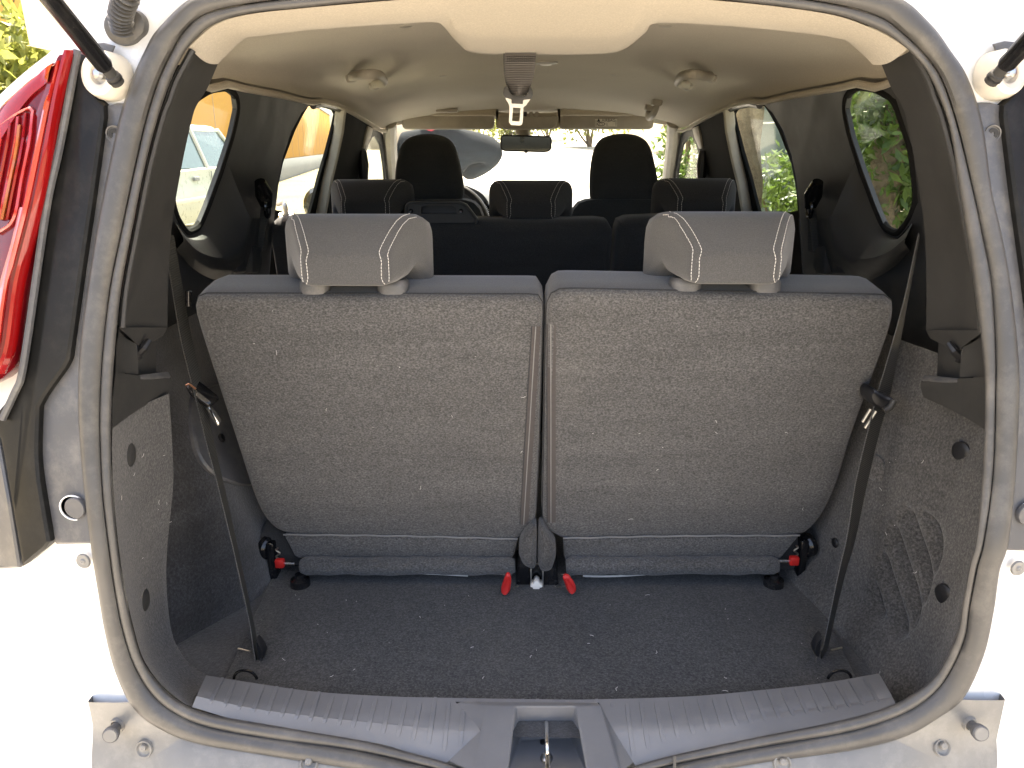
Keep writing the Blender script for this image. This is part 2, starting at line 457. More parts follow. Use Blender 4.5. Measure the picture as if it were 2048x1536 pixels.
# ------------------------------------------------------------------ white rear body ring
OUTL = [(1090, -170), (760, -160), (480, -130), (300, -100), (165, -62), (150, 0), (128, 60), (106, 97), (52, 140), (0, 187), (-60, 250), (-110, 340), (-140, 460), (-150, 600), (-160, 760), (-160, 900), (-160, 1050), (-160, 1180), (-160, 1320), (-160, 1450), (-150, 1560), (-60, 1700), (150, 1780), (420, 1820), (760, 1850), (1090, 1860)]
outer = [onR(x, y, 0.004) for x, y in OUTL]
outer = outer + [mir(p) for p in outer[-2:0:-1]]
outer = resample(crom(outer, 6, True), 240, True)
inner = resample(S_OUT, 240, True)
# align start and direction
rows = []
for t in (0.0, 0.02, 0.25, 0.5, 0.75, 1.0):
    r = []
    for a, b in zip(inner, outer):
        p = a.lerp(b, t)
        p.y = yr(p.x, p.z) + (0.012 if t == 0 else 0.006)
        r.append(p)
    rows.append(r)
rows.append([p + V((0.02 if p.x < 0 else -0.02, 0.10, 0)) for p in rows[-1]])
mk("rear_body_panel", *g_loft(rows, closed=True), mat_white, car)

# ------------------------------------------------------------------ body sides, roof, bonnet (outer skin)
def side_skin(s):
    rows = []
    prof = [(0.02, 0.30), (0.0, 0.36), (-0.02, 0.6), (-0.03, 0.8), (-0.015, 0.98), (0.01, 1.04)]
    for yy in np.linspace(1.0, 4.9, 20):
        w = interp(yy, [1.0, 1.3, 1.8, 4.2, 4.9], [0.74, 0.82, 0.86, 0.86, 0.72])
        rows.append([V((s * (w - o), yy, z)) for o, z in prof])
    o = mk("body_side", *g_loft(rows), mat_white, car)
    for wy in (1.6, 4.45):
        c = V((s * 0.80, wy, 0.31))
        w = lathe("wheel", c, (s, 0, 0), [(0.0, -0.11), (0.29, -0.11), (0.315, -0.08), (0.315, 0.04), (0.29, 0.075), (0.21, 0.08)], mat_tyre, car, 28)
        lathe("rim", c + V((s * 0.081, 0, 0)), (s, 0, 0), [(0.205, 0.0), (0.19, -0.02), (0.06, -0.005), (0.05, 0.01), (0.0, 0.012)], mat_steel, w, 28)
for s in (-1, 1): side_skin(s)
rows = []
for yy in np.linspace(1.03, 3.32, 14):
    zt = interp(yy, [1.03, 1.3, 2.2, 3.0, 3.32], [1.655, 1.685, 1.695, 1.66, 1.60])
    rows.append([V((x * interp(yy, [1.0, 1.15, 1.5], [0.86, 0.92, 1.0]), yy, zt - 0.10 * (abs(x) / 0.62) ** 3.5)) for x in np.linspace(-0.63, 0.63, 25)])
roof = mk("roof_panel", *g_loft(rows), mat_white, car)
for s in (-1, 1):
    tube("roof_rail", crom([(s * 0.56, 1.25, 1.63), (s * 0.56, 1.4, 1.68), (s * 0.57, 2.2, 1.70), (s * 0.57, 3.0, 1.67), (s * 0.57, 3.15, 1.61)], 6), 0.016, mat_black, roof, 8)
rows = []
for yy in np.linspace(4.02, 4.95, 8):
    zt = interp(yy, [4.02, 4.5, 4.8, 4.95], [1.14, 1.08, 1.0, 0.86])
    rows.append([V((x, yy, zt - 0.10 * (abs(x) / 0.72) ** 3)) for x in np.linspace(-0.74, 0.74, 15)])
mk("bonnet", *g_loft(rows), mat_white, car)
fb = mk("front_bumper", *g_loft([[V((x, 4.94 - 0.12 * (x / 0.74) ** 2 + dy, z)) for x in np.linspace(-0.74, 0.74, 15)] for dy, z in ((0, 0.86), (0.05, 0.7), (0.06, 0.5), (0.02, 0.3))]), mat_white, car)

# open tailgate above the opening, hinged on the roof edge
gate_rows = []
for t in np.linspace(0, 1, 10):
    y = lerp(1.02, 0.30, t); z = 1.69 + 0.34 * t + 0.10 * math.sin(t * math.pi)
    w = interp(t, [0, 0.5, 1.0], [0.52, 0.60, 0.54])
    gate_rows.append((y, z, w))
v, f = g_loft([[V((x, y + 0.0, z)) for x in np.linspace(-w, w, 13)] for y, z, w in gate_rows])
v2, f2 = g_loft([[V((x * 0.97, y + 0.02, z + 0.055 + 0.02 * math.cos(x * 2))) for x in np.linspace(-w, w, 13)] for y, z, w in gate_rows])
m_ = MB().add(v, f).add(v2, f2)
edge1 = [v[i * 13] for i in range(10)] + v[9 * 13 + 1:10 * 13] + [v[i * 13 + 12] for i in range(8, -1, -1)]
edge2 = [v2[i * 13] for i in range(10)] + v2[9 * 13 + 1:10 * 13] + [v2[i * 13 + 12] for i in range(8, -1, -1)]
m_.add(*g_loft([edge1, edge2]))
gate = m_.build("tailgate", mat_white, car)
for s in (-1, 1): box("hinge", (s * 0.35, 1.035, 1.685), (0.05, 0.08, 0.03), mat_white, gate, 0.006)

# ------------------------------------------------------------------ rear corners: infill panel, flange, lamp, plugs, strut  (built for -X, mirrored for +X)
def corner(s):
    W = (lambda p: p) if s < 0 else mir
    def R(px, py, off=0.0): return W(onR(px, py, off))
    def patch(name, poly, off, thick, mat, par, r=0.006, bulge=0.0, rim=0.004):
        P = [R(x, y, off) for x, y in poly]
        P = resample(round_poly(P, r), 90, True)
        v, f = g_puff(P, (0, 1, 0), [(rim, 0.0), (rim * 0.25, rim * 0.35), (0, rim), (0, thick)], cap0=[(0.5, -bulge)] if bulge else None)
        return mk(name, v, f, mat, par)
    infill = patch("corner_infill", [(157, 100), (168, 160), (200, 212), (212, 210), (186, 400), (167, 526), (139, 726), (100, 780), (79, 812), (76, 906), (80, 960), (102, 1091), (44, 1138), (20, 1000), (0, 882), (-20, 840), (31, 780), (43, 752), (62, 640), (96, 400)], -0.010, 0.03, mat_infill, car, 0.004, 0, 0.005)
    patch("side_face", [(-4, 868), (20, 1000), (42, 1137), (4, 1140), (-70, 1140), (-90, 840)], -0.006, 0.02, mat_flange, infill, 0.003)
    tube("infill_edge_highlight", crom([R(x, y, -0.013) for x, y in [(155, 101), (143, 170), (118, 300), (96, 400), (75, 540), (58, 660), (43, 752), (31, 782), (5, 838)]], 6), 0.0045, mat_flange, infill, 8)  # lighter grey bead paints the highlight on the black panel's bevelled edge
    flange = patch("corner_flange", [(213, 206), (268, 206), (252, 300), (230, 410), (211, 530), (194, 640), (188, 790), (188, 905), (198, 1000), (210, 1089), (104, 1091), (82, 960), (78, 906), (81, 812), (101, 782), (140, 728), (168, 528), (187, 402)], -0.002, 0.012, mat_flange, car, 0.003)
    lathe("screw_recess", R(228, 268, -0.002), (0, -1, 0), [(0.0, -0.004), (0.008, -0.004), (0.0085, 0.0), (0.0098, 0.0006), (0.0102, -0.002)], mat_flange, flange)
    lathe("screw", R(228, 268, -0.0005), (0, -1, 0), [(0.0, -0.002), (0.002, -0.002), (0.002, 0.001), (0.0062, 0.001), (0.0066, -0.002)], mat_steel if 0 else mat_black, flange, 14)
    pl = lathe("rubber_plug", R(152, 1015, -0.003), V((0.12 * s, -1, 0.05)), [(0.0, 0.003), (0.003, 0.0035), (0.0125, 0.0035), (0.0135, 0.002), (0.0135, -0.002)], mat_flange, flange, 26)
    lathe("plug_hole", R(146, 1016, -0.0024), (0, -1, 0), [(0.0150, -0.001), (0.0155, 0.0006), (0.0166, 0.0008), (0.0170, -0.001)], mat_white, pl, 26)
    lathe("body_plug", R(167, 1122, -0.001), V((0.1 * s, -1, 0.1)), [(0.0, 0.002), (0.002, 0.003), (0.004, 0.0016), (0.0085, 0.002), (0.0098, 0.0)], mat_bumper, car, 20)
    # tail lamp
    lamp_poly = [(130, 96), (146, 98), (138, 140), (122, 203), (104, 300), (86, 400), (66, 480), (47, 562), (36, 640), (29, 692), (22, 738), (0, 764), (-70, 800), (-120, 560), (-95, 330), (0, 206), (52, 159), (104, 124)]
    P = resample(round_poly([R(x, y, -0.022) for x, y in lamp_poly], 0.006), 110, True)
    v, f = g_puff(P, (0, 1, 0), [(0.012, -0.006), (0.006, -0.004), (0.002, 0.002), (0, 0.010), (0, 0.05)], cap0=[(0.02, -0.010), (0.5, -0.009), (0.8, -0.008)])
    lamp = mk("tail_lamp", v, f, mat_lens_dark, car)
    lt = bvh(lamp)
    def LP(px, py, lift=0.002):
        if s < 0:
            p, n = hit(lt, px, py, lift)
        else:
            o = mir(CAM); d = mir(ray(px, py)); p, n, _, _ = lt.ray_cast(o, d)
            if p is not None: p = p + (n if n.dot(d) < 0 else -n) * lift
        return p if p is not None else R(px, py, -0.03)
    def strip(name, A, B, mat, lift):
        A = [LP(x, y, lift) for x, y in path_px(A, 5)]; B = [LP(x, y, lift) for x, y in path_px(B, 5)]
        M_ = [(a + b) / 2 + V((0, -0.0022, 0)) for a, b in zip(A, B)]
        e = V((0, 0.006, 0))
        return mk(name, *g_loft([[a + e for a in A], A, M_, B, [b + e for b in B]]), mat, lamp)
    strip("outer_band", [(141, 100), (120, 200), (84, 400), (45, 562), (27, 690), (8, 745)], [(128, 100), (104, 200), (68, 400), (28, 562), (10, 690), (-12, 745)], mat_lens, 0.002)
    strip("light_guide", [(119, 122), (95, 230), (60, 400), (20, 562), (2, 690)], [(113, 126), (88, 230), (53, 400), (13, 562), (-5, 690)], mat_lens_bright, 0.003)
    strip("pale_band", [(52, 415), (36, 490), (16, 570), (4, 650), (-6, 735)], [(42, 415), (24, 490), (2, 570), (-12, 650), (-24, 735)], mat_lens_pink, 0.002)  # pale pink band down the lower lens
    strip("upper_band", [(110, 128), (60, 168), (20, 205), (-10, 250)], [(100, 165), (60, 200), (25, 250), (-6, 300)], mat_lens, 0.003)
    strip("grille_frame", [(72, 222), (66, 280), (50, 360), (34, 440), (0, 470)], [(66, 220), (60, 280), (44, 360), (28, 436), (0, 462)], mat_lens_bright, 0.003)
    strip("grille_frame", [(72, 222), (60, 214), (30, 230), (0, 254), (-20, 275)], [(66, 228), (58, 221), (30, 237), (0, 262), (-20, 283)], mat_lens_bright, 0.003)
    for k in range(5):
        o = k * 15
        strip("lamp_slat", [(56 - o, 226 + 8 * k), (50 - o, 290), (34 - o, 370), (20 - o, 440)], [(51 - o, 228 + 8 * k), (45 - o, 290), (29 - o, 370), (15 - o, 440)], mat_lens_bright if k % 2 else mat_lens, 0.0025)
    strip("amber_insert", [(44, 250), (38, 300), (24, 372), (10, 440)], [(38, 252), (32, 300), (18, 372), (4, 440)], mat_amber, 0.0025)
    # strut: white cup, socket, rod
    cc = R(213, 152, -0.004); ax = V((-0.45 * -s * -1 if s > 0 else -0.45, -1, 0.1)) if False else V((0.30 * s, -1, 0.12))
    cup = lathe("strut_cup", cc, ax, [(0.0, 0.004), (0.010, 0.004), (0.012, 0.012), (0.018, 0.016), (0.024, 0.013), (0.0275, 0.004), (0.028, -0.012)], mat_cup, car, 28)
    lathe("ball_stud", cc + V((0, -0.006, 0)), ax, [(0.0, 0.014), (0.005, 0.012), (0.007, 0.008), (0.005, 0.003), (0.004, -0.002)], mat_steel, cup, 14)
    lo = W(onY(236, 166, 0.935)); hi_ = W(onY(103, 0, 0.855)); d = (hi_ - lo)
    st = tube("gas_strut", [lo + d * 0.20, lo + d * 0.24, lo + d * 4.6], [0.0080, 0.0098, 0.0098], mat_gloss, car, 16)
    tube("strut_end", [lo + d * -0.02, lo + d * 0.0, lo + d * 0.10, lo + d * 0.11, lo + d * 0.22], [0.004, 0.0078, 0.0082, 0.0066, 0.0070], mat_dtrim, st, 14)
    tube("strut_clip", [lo + d * 0.045, lo + d * 0.065], [0.0088, 0.0088], mat_black, st, 14)
    return flange
for s in (-1, 1): corner(s)
# small grey raised patch above the strut cups
for s in (-1, 1):
    W = (lambda p: p) if s < 0 else mir
    prism("body_patch", [W(onR(x, y, -0.0015)) for x, y in [(190, 88), (210, 86), (232, 92), (226, 108), (196, 104)]], (0, -0.004, 0), mat_flange, car, 0.001)
# corrugated cable boot
c0 = onR(251, 55, 0.0)
fl = [c0 + V((x, 0, z)) for x, z in [(-0.025, 0.004), (-0.02, -0.014), (-0.006, -0.021), (0.010, -0.018), (0.016, -0.012), (0.025, -0.006), (0.026, 0.010), (0.016, 0.02), (-0.012, 0.02)]]
fl = resample(round_poly(fl, 0.01), 48, True)
boot = mk("cable_boot", *g_puff(fl, (0, 1, 0), [(0.005, -0.008), (0.001, -0.006), (0, -0.002), (0, 0.006)], cap0=[(0.5, -0.009)]), mat_rubber, car)
ctr = crom([onR(246, 58, -0.006), onR(241, 34, -0.02), onR(247, 8, -0.034), onR(258, -18, -0.045), onR(268, -60, -0.05), onR(262, -150, -0.05)], 24)
rr = [0.0115 + 0.0026 * math.cos(2 * math.pi * i / 7.0) for i in range(len(ctr))]
tube("corrugated_sleeve", ctr, rr, mat_rubber, boot, 16)

# ------------------------------------------------------------------ bumper top plate with stops and screw bosses
bi = [onR(*s[0], -0.004) for s in ST[20:34]] + [onR(1912, 1397, -0.004)]
bi = crom(bi, 6)
bo = crom([onR(x, y, -0.004) for x, y in [(176, 1402), (184, 1480), (186, 1560), (230, 1680), (420, 1760), (760, 1800), (1090, 1810), (1420, 1800), (1760, 1760), (1950, 1680), (1992, 1560), (1994, 1478), (2010, 1398)]], 8)
bi = resample(bi, 120); bo = resample(bo, 120)
rows = [[p + V((0, 0.03, 0)) for p in bi]]
for t in (0.0, 0.02, 0.4, 0.8, 0.98, 1.0):
    rows.append([V((p.x, yr(p.x, p.z) - 0.006 + (0.003 if t in (0, 1) else 0), p.z)) for p in [a.lerp(b, t) for a, b in zip(bi, bo)]])
rows.append([p + V((0, 0.012, 0)) for p in rows[-1]])
bump = mk("bumper_plate", *g_loft(rows), mat_bumper, car)
bt = bvh(bump)
for (bx_, by_, hx, hy) in [(236, 1449, 220, 1472), (1938, 1446, 1963, 1468)]:
    b, n = hit(bt, bx_, by_, 0.0); hd = onY(hx, hy, b.y - 0.028); d = (hd - b)
    ru = tube("bump_stop", [b - d * 0.1, b + d * 0.7, b + d * 0.71, b + d * 0.95, b + d], [0.0062, 0.0068, 0.0098, 0.0104, 0.0094], mat_flange, car, 20)
    tube("stop_head", [b + d * 0.98, b + d * 1.03], [0.0088, 0.0080], mat_bumper, ru, 20)
    lathe("stop_collar", b, n, [(0.006, 0.0), (0.0075, 0.0045), (0.0095, 0.0045), (0.0105, 0.0)], mat_bumper, ru, 20)
for (x, y) in [(290, 1497), (618, 1528), (1883, 1494), (1564, 1526)]:
    p, n = hit(bt, x, y, 0.0)
    if p is None: p = onR(x, y, -0.006); n = V((0, -1, 0.1)).normalized()
    b = lathe("screw_boss", p, n, [(0.0, 0.0012), (0.0065, 0.0012), (0.008, 0.0016), (0.0098, 0.004), (0.0112, 0.004), (0.0122, 0.0)], mat_bumper, bump, 24)
    lathe("screw", p + V((0, 0, 0.003)), n, [(0.0, 0.0055), (0.0015, 0.0062), (0.0042, 0.0056), (0.0048, 0.002)], mat_screw, b, 12)

# ------------------------------------------------------------------ boot floor and wheelhouses
FZ = 0.65
fedge = [onZ(x, y, FZ) for x, y in [(452, 1352), (520, 1366), (626, 1381), (766, 1390), (891, 1393), (1090, 1396), (1200, 1396), (1387, 1390), (1544, 1376), (1640, 1366), (1712, 1352)]]
fpoly = [p + V((0, -0.012, 0)) for p in fedge] + [V((0.485, 1.24, FZ)), V((0.50, 1.75, FZ)), V((-0.50, 1.75, FZ)), V((-0.487, 1.24, FZ))]
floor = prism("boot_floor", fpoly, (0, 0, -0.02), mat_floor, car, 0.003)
v, f = g_loft([[V((x, y, FZ - 0.012)) for x in (-0.66, 0, 0.66)] for y in (0.86, 1.4, 2.4)])
mk("floor_pan", v, f, mat_liner, car)
def wallx_left(y, z):
    base = 0.602 - 0.115 * sm((y - 0.99) / 0.25)
    return -(base + 0.30 * max(0, z - 0.66) + 0.03 * sm((z - 0.85) / 0.2))
rows = []
for y in np.linspace(0.93, 1.75, 34):
    rows.append([V((wallx_left(y, z), y, z)) for z in np.linspace(0.63, 1.10, 24)])
wl = mk("wheelhouse_liner", *g_loft(rows), mat_liner, car)
def pocket(u, v_):        # ribbed recess of the carpet: u,v in 0..1
    if not (0 < u < 1 and 0 < v_ < 1): return 0.0
    edge = sm((1 - (abs(2 * u - 1) ** 4 + abs(2 * v_ - 1) ** 4) ** 0.25) / 0.22)
    w = 0.5 + 0.5 * math.cos(2 * math.pi * (v_ * 4.0 - u * 2.0 + 0.2))
    return edge * (0.004 + 0.021 * w ** 1.3)
def wallx_right(y, z):
    base = interp(y, [0.86, 0.93, 1.02, 1.12, 1.24, 1.8], [0.515, 0.535, 0.535, 0.515, 0.49, 0.49])
    x = base + 0.17 * max(0, z - 0.66) + 0.02 * sm((z - 0.9) / 0.2) * sm((y - 0.9) / 0.2)
    x -= 0.035 * (1 - sm((z - 0.645) / 0.06)) * sm((y - 0.9) / 0.06)
    return x + pocket((y - 0.985) / 0.125, (z - 0.685) / 0.205)
rows = []
for y in np.concatenate([np.linspace(0.865, 0.98, 10)[:-1], np.linspace(0.98, 1.115, 60), np.linspace(1.12, 1.75, 30)]):
    rows.append([V((wallx_right(y, z), y, z)) for z in np.concatenate([np.linspace(0.635, 0.68, 8)[:-1], np.linspace(0.68, 0.895, 80), np.linspace(0.90, 1.10, 14)])])
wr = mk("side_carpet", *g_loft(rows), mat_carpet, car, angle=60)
wrt = bvh(wr)

# left carpet trim: from the seal back to its free edge
LC = [((225, 857), (338, 787), 1.06), ((224, 905), (345, 900), 1.055), ((228, 994), (346, 975), 1.05), ((238, 1098), (335, 1090), 1.04), ((250, 1175), (333, 1170), 1.03), ((267, 1254), (343, 1262), 1.02),
      ((288, 1320), (365, 1312), 0.998), ((324, 1370), (394, 1342), 0.972), ((366, 1405), (420, 1356), 0.963), ((384, 1413), (436, 1362), 0.955)]
A = crom([onR(*a, 0.010) for a, b, y in LC], 6); B = crom([onY(*b, y) for a, b, y in LC], 6)
rows = []
for t in np.linspace(0, 1, 12):
    rows.append([a.lerp(b, t) + V((-0.012 * math.sin(math.pi * t), 0, 0)) for a, b in zip(A, B)])
rows.append([b + V((-0.004, 0.006, 0)) for b in B]); rows.append([b + V((-0.05, 0.012, -0.01)) for b in B])
lc = mk("side_carpet", *g_loft(rows), mat_carpet, car)
lct = bvh(lc)

# pillar trims with belt pocket (mirrored)
DL = [((378, 96), (436, 128)), ((345, 158), (414, 178)), ((332, 195), (396, 206)), ((318, 235), (384, 238)), ((291, 338), (362, 340)), ((267, 458), (343, 458)), ((245, 575), (336, 575)), ((237, 655), (335, 655))]
def pillar(s):
    W = (lambda p: p) if s < 0 else mir
    A = crom([W(onR(*a, 0.010)) for a, b in DL], 6); B = crom([W(onY(*b, 1.085)) for a, b in DL], 6)
    def shell(A, B, extra=True):
        rows = []
        for t in np.linspace(0, 1, 10):
            rows.append([a.lerp(b, t) + V((0.006 * s * math.sin(math.pi * t), 0, 0)) for a, b in zip(A, B)])
        if extra:
            rows.append([b + V((0.006 * s, 0.006, 0)) for b in B]); rows.append([b + V((0.075 * s, 0.012, 0)) for b in B])
        return rows
    m = MB().add(*g_loft(shell(A, B)))
    # lower piece below the pocket
    A2 = [W(onR(x, y, 0.010)) for x, y in [(231, 745), (225, 800), (225, 857)]]
    B2 = [W(onY(x, y, 1.075)) for x, y in [(343, 757), (344, 768), (337, 788)]]
    m.add(*g_loft(shell(A2, B2)))
    # strip between seal and pocket
    A3 = [W(onR(x, y, 0.010)) for x, y in [(237, 655), (232, 700), (231, 745)]]
    B3 = [W(onY(x, y, 0.975)) for x, y in [(276, 690), (275, 715), (277, 748)]]
    m.add(*g_loft(shell(A3, B3, False)))
    e = W(onY(335, 655, 1.085)); k = W(onY(326, 672, 1.085)); q = W(onY(280, 700, 0.985))
    b0 = W(onR(237, 655, 0.010))
    m.add([b0, e, k, W(onY(300, 686, 1.03)), B3[0]], [[0, 1, 2, 3, 4]])
    tr = m.build("pillar_trim", mat_dtrim, car)
    bkA = [W(onR(x, y, 0.004)) + V((0.012 * s, 0, 0)) for x, y in [(243, 600), (237, 655), (231, 720), (227, 770), (226, 800)]]
    bkB = [W(onY(x, y, 1.10)) + V((0.030 * s, 0, 0)) for x, y in [(336, 600), (335, 655), (330, 720), (338, 765), (340, 775)]]
    mk("trim_backing", *g_loft([bkA, [(a + b) / 2 for a, b in zip(bkA, bkB)], bkB]), mat_dtrim, tr)
    # pocket: recessed back, ledge, hook
    Pk = [W(onY(x, y, yy)) + V((0.012 * s, 0, 0)) for x, y, yy in [(268, 676, 0.975), (272, 752, 0.975), (330, 752, 1.07), (328, 668, 1.07)]]
    prism("pocket_back", Pk, (0.008 * s, 0, 0), mat_dtrim, tr, 0.001)
    LP_ = [W(onY(x, y, yy)) for x, y, yy in [(277, 749, 0.978), (282, 756, 0.978), (343, 754, 1.075), (337, 742, 1.075)]]
    prism("pocket_ledge", LP_, (0.006 * s, 0, -0.006), mat_flange, tr, 0.002)
    h0 = W(onY(277, 697, 0.985)); h1 = W(onY(290, 694, 0.985)); h2 = W(onY(298, 680, 0.99))
    v, f = g_tube([h2, h1 + V((0, -0.004, 0)), h0 + V((0, -0.004, -0.006)), h0 + V((0, 0, -0.012))], [0.004, 0.006, 0.006, 0.005], 8)
    mk("belt_hook", v, f, mat_black, tr)
    tube("trim_bead", crom([W(onR(a[0] + 8, a[1] + (4 if a[1] < 200 else 0), 0.014)) for a, b in DL], 6), 0.0035, mat_dtrim, tr, 6)
    return tr
ptl = pillar(-1); ptr = pillar(1)

# carpet clips
def clip(t, px, py, r, par, nrm=None, mat=None):
    p, n = hit(t, px, py)
    if p is None: return
    if nrm: n = V(nrm).normalized()
    lathe("trim_clip", p, n, [(0.0, 0.0035), (r * 0.5, 0.0032), (r * 0.8, 0.0024), (r, 0.0006), (r * 1.02, -0.003)], mat or mat_dtrim, par, 22)
clip(lct, 262, 910, 0.0155, lc); clip(lct, 291, 1200, 0.0155, lc)
clip(wrt, 1922, 905, 0.0155, wr, (-1, -0.35, 0), mat_black); clip(wrt, 1888, 1190, 0.0155, wr, (-1, -0.35, 0), mat_black); clip(wrt, 1670, 1086, 0.009, wr, (-1, -0.2, 0), mat_black)

# grey oval cover on the wheelhouse
wlt = bvh(wl)
ov = [(378, 795), (376, 850), (384, 900), (402, 935), (430, 958), (470, 972), (500, 974), (520, 920), (520, 840), (500, 780), (430, 770)]
P = []
for x, y in ov:
    p, n = hit(wlt, x, y, 0.004); P.append(p)
P = [p for p in P if p]
cov = mk("wheelhouse_cover", *g_puff(resample(round_poly(P, 0.02), 50, True), (-1, 0.2, 0), [(0.004, -0.006), (0.0, -0.003), (0, 0.006)]), mat_flange, car)
p, n = hit(bvh(cov), 443, 876, 0.0)
if p: lathe("round_cap", p, n, [(0.0, 0.004), (0.006, 0.0035), (0.0085, 0.001), (0.0085, -0.004)], mat_black, cov, 18)
# right: shallow moulded shelf of the carpet (rounded pad)
pd = [(1765, 915), (1735, 900), (1715, 930), (1735, 950), (1752, 966), (1768, 960), (1772, 930)]
P = [hit(wrt, x, y, 0.003)[0] for x, y in pd]
if all(P): mk("carpet_pad", *g_puff(resample(round_poly(P, 0.012), 40, True), (1, 0.15, 0), [(0.004, -0.003), (0, 0), (0, 0.008)]), mat_carpet, wr)

# ------------------------------------------------------------------ sill trim
SB = [(413, 1349), (500, 1363), (626, 1381), (766, 1390), (891, 1393), (1090, 1396), (1200, 1396), (1387, 1390), (1544, 1376), (1653, 1363), (1757, 1345)]
SC = [(394, 1390), (516, 1415), (672, 1434), (829, 1449), (954, 1460), (1094, 1466), (1234, 1458), (1387, 1446), (1575, 1421), (1680, 1408), (1785, 1393)]
SE = [(384, 1414), (490, 1444), (640, 1468), (770, 1490), (880, 1526), (1090, 1566), (1280, 1530), (1400, 1503), (1570, 1464), (1690, 1440), (1792, 1410)]
def sill_z(t): return 0.662
_h = lambda x: abs((x - 1090) / 700) ** 3
rb = crom([onZ(x, y, 0.662 + 0.035 * _h(x)) for x, y in SB], 8); rc = crom([onZ(x, y, 0.659 + 0.053 * _h(x)) for x, y in SC], 8); re_ = crom([onR(x, y, 0.006) for x, y in SE], 8)
def sill_pt(u, t):   # u along 0..1, t: 0 back edge, 1 crease, 2 seal
    i = u * (len(rb) - 1); k = min(int(i), len(rb) - 2); w = i - k
    b, c, e = (r[k].lerp(r[k + 1], w) for r in (rb, rc, re_))
    if t <= 1: return b.lerp(c, t)
    return c.lerp(e, t - 1)
HL, HR = 958, 1232            # housing of the latch in the middle
def u_of(px, row):
    xs = [proj(p)[0] for p in row]; return float(np.interp(px, xs, np.linspace(0, 1, len(row))))
u0, u1 = u_of(962, rc), u_of(1226, rc)
rows = []
for t in (-0.06, 0.0, 0.04, 0.35, 0.7, 0.9, 1.0, 1.1, 1.3, 1.7, 2.0):
    r = []
    for u in list(np.linspace(0, u0, 40)) + list(np.linspace(u1, 1, 40)):
        p = sill_pt(u, max(0, t))
        if t < 0: p = p + V((0, 0.004, -0.02))
        elif t == 0: p = p + V((0, 0, -0.003))
        if t == 1.0: p = p + V((0, 0, -0.0015))
        r.append(p)
    rows.append(r)
v, f = g_loft(rows)
n_ = 80
f = [q for q in f if not (q[0] % n_ == 39)]
# strip behind the housing keeps the tread continuous
mb = MB().add(v, f)
mb.add(*g_loft([[(sill_pt(u, max(0, t)) + V((0, 0.004 if t < 0 else 0, -0.02 if t < 0 else (-0.003 if t == 0 else 0)))) for u in np.linspace(u0, u1, 20)] for t in (-0.06, 0, 0.04, 0.16)]))
sill = mb.build("sill_trim", mat_sill, car, angle=30)
# latch housing
def zz(x, y, z): return onZ(x, y, z)
tl, trr = sill_pt(u_of(974, rb), 0.16), sill_pt(u_of(1206, rb), 0.16)
TL, TR = zz(976, 1410, 0.666), zz(1204, 1410, 0.666)
CL, CR = zz(1032, 1412, 0.667), zz(1151, 1412, 0.667)
BL, BR = zz(1041, 1476, 0.604), zz(1140, 1474, 0.604)
FL, FR = zz(1014, 1545, 0.588), zz(1176, 1545, 0.588)
GL, GR = zz(1014, 1560, 0.652), zz(1176, 1560, 0.652)
HLb, HRb = zz(950, 1545, 0.655), zz(1240, 1545, 0.655)
SLb, SRb = sill_pt(u0, 1.9), sill_pt(u1, 1.9)
SLm, SRm = sill_pt(u0, 1.0), sill_pt(u1, 1.0)
SLt, SRt = sill_pt(u0, 0.16), sill_pt(u1, 0.16)
hv = [TL, TR, CL, CR, BL, BR, FL, FR, GL, GR, HLb, HRb, SLb, SRb, SLm, SRm, SLt, SRt]
hf = [[2, 3, 5, 4], [4, 5, 7, 6], [2, 4, 6, 8], [3, 9, 7, 5], [0, 2, 8, 10], [1, 11, 9, 3], [16, 14, 12, 10, 0], [17, 1, 11, 13, 15], [0, 16, 17, 1, 3, 2]]
hs = mk("latch_housing", hv, hf, mat_sill, sill, angle=20)
bevel(hs, 0.0035, 3, 18)
strk = tube("latch_striker", crom([zz(1092, 1470, 0.612), zz(1092, 1452, 0.632), zz(1093, 1449, 0.638), V((onZ(1093, 1470, 0.63).x, 0.846, 0.636)), V((onZ(1093, 1500, 0.6).x, 0.842, 0.618)), V((onZ(1093, 1517, 0.594).x, 0.846, 0.592))], 8), 0.0032, mat_chrome, sill, 12)
lathe("striker_foot", onZ(1093, 1516, 0.594), (0, 0, 1), [(0.0095, -0.002), (0.0085, 0.002), (0.006, 0.004), (0.0, 0.004)], mat_steel, sill, 18)
lathe("striker_screw", onZ(1085, 1484, 0.602), (0, 0, 1), [(0.004, -0.002), (0.0035, 0.002), (0.0, 0.003)], mat_black, sill, 12)
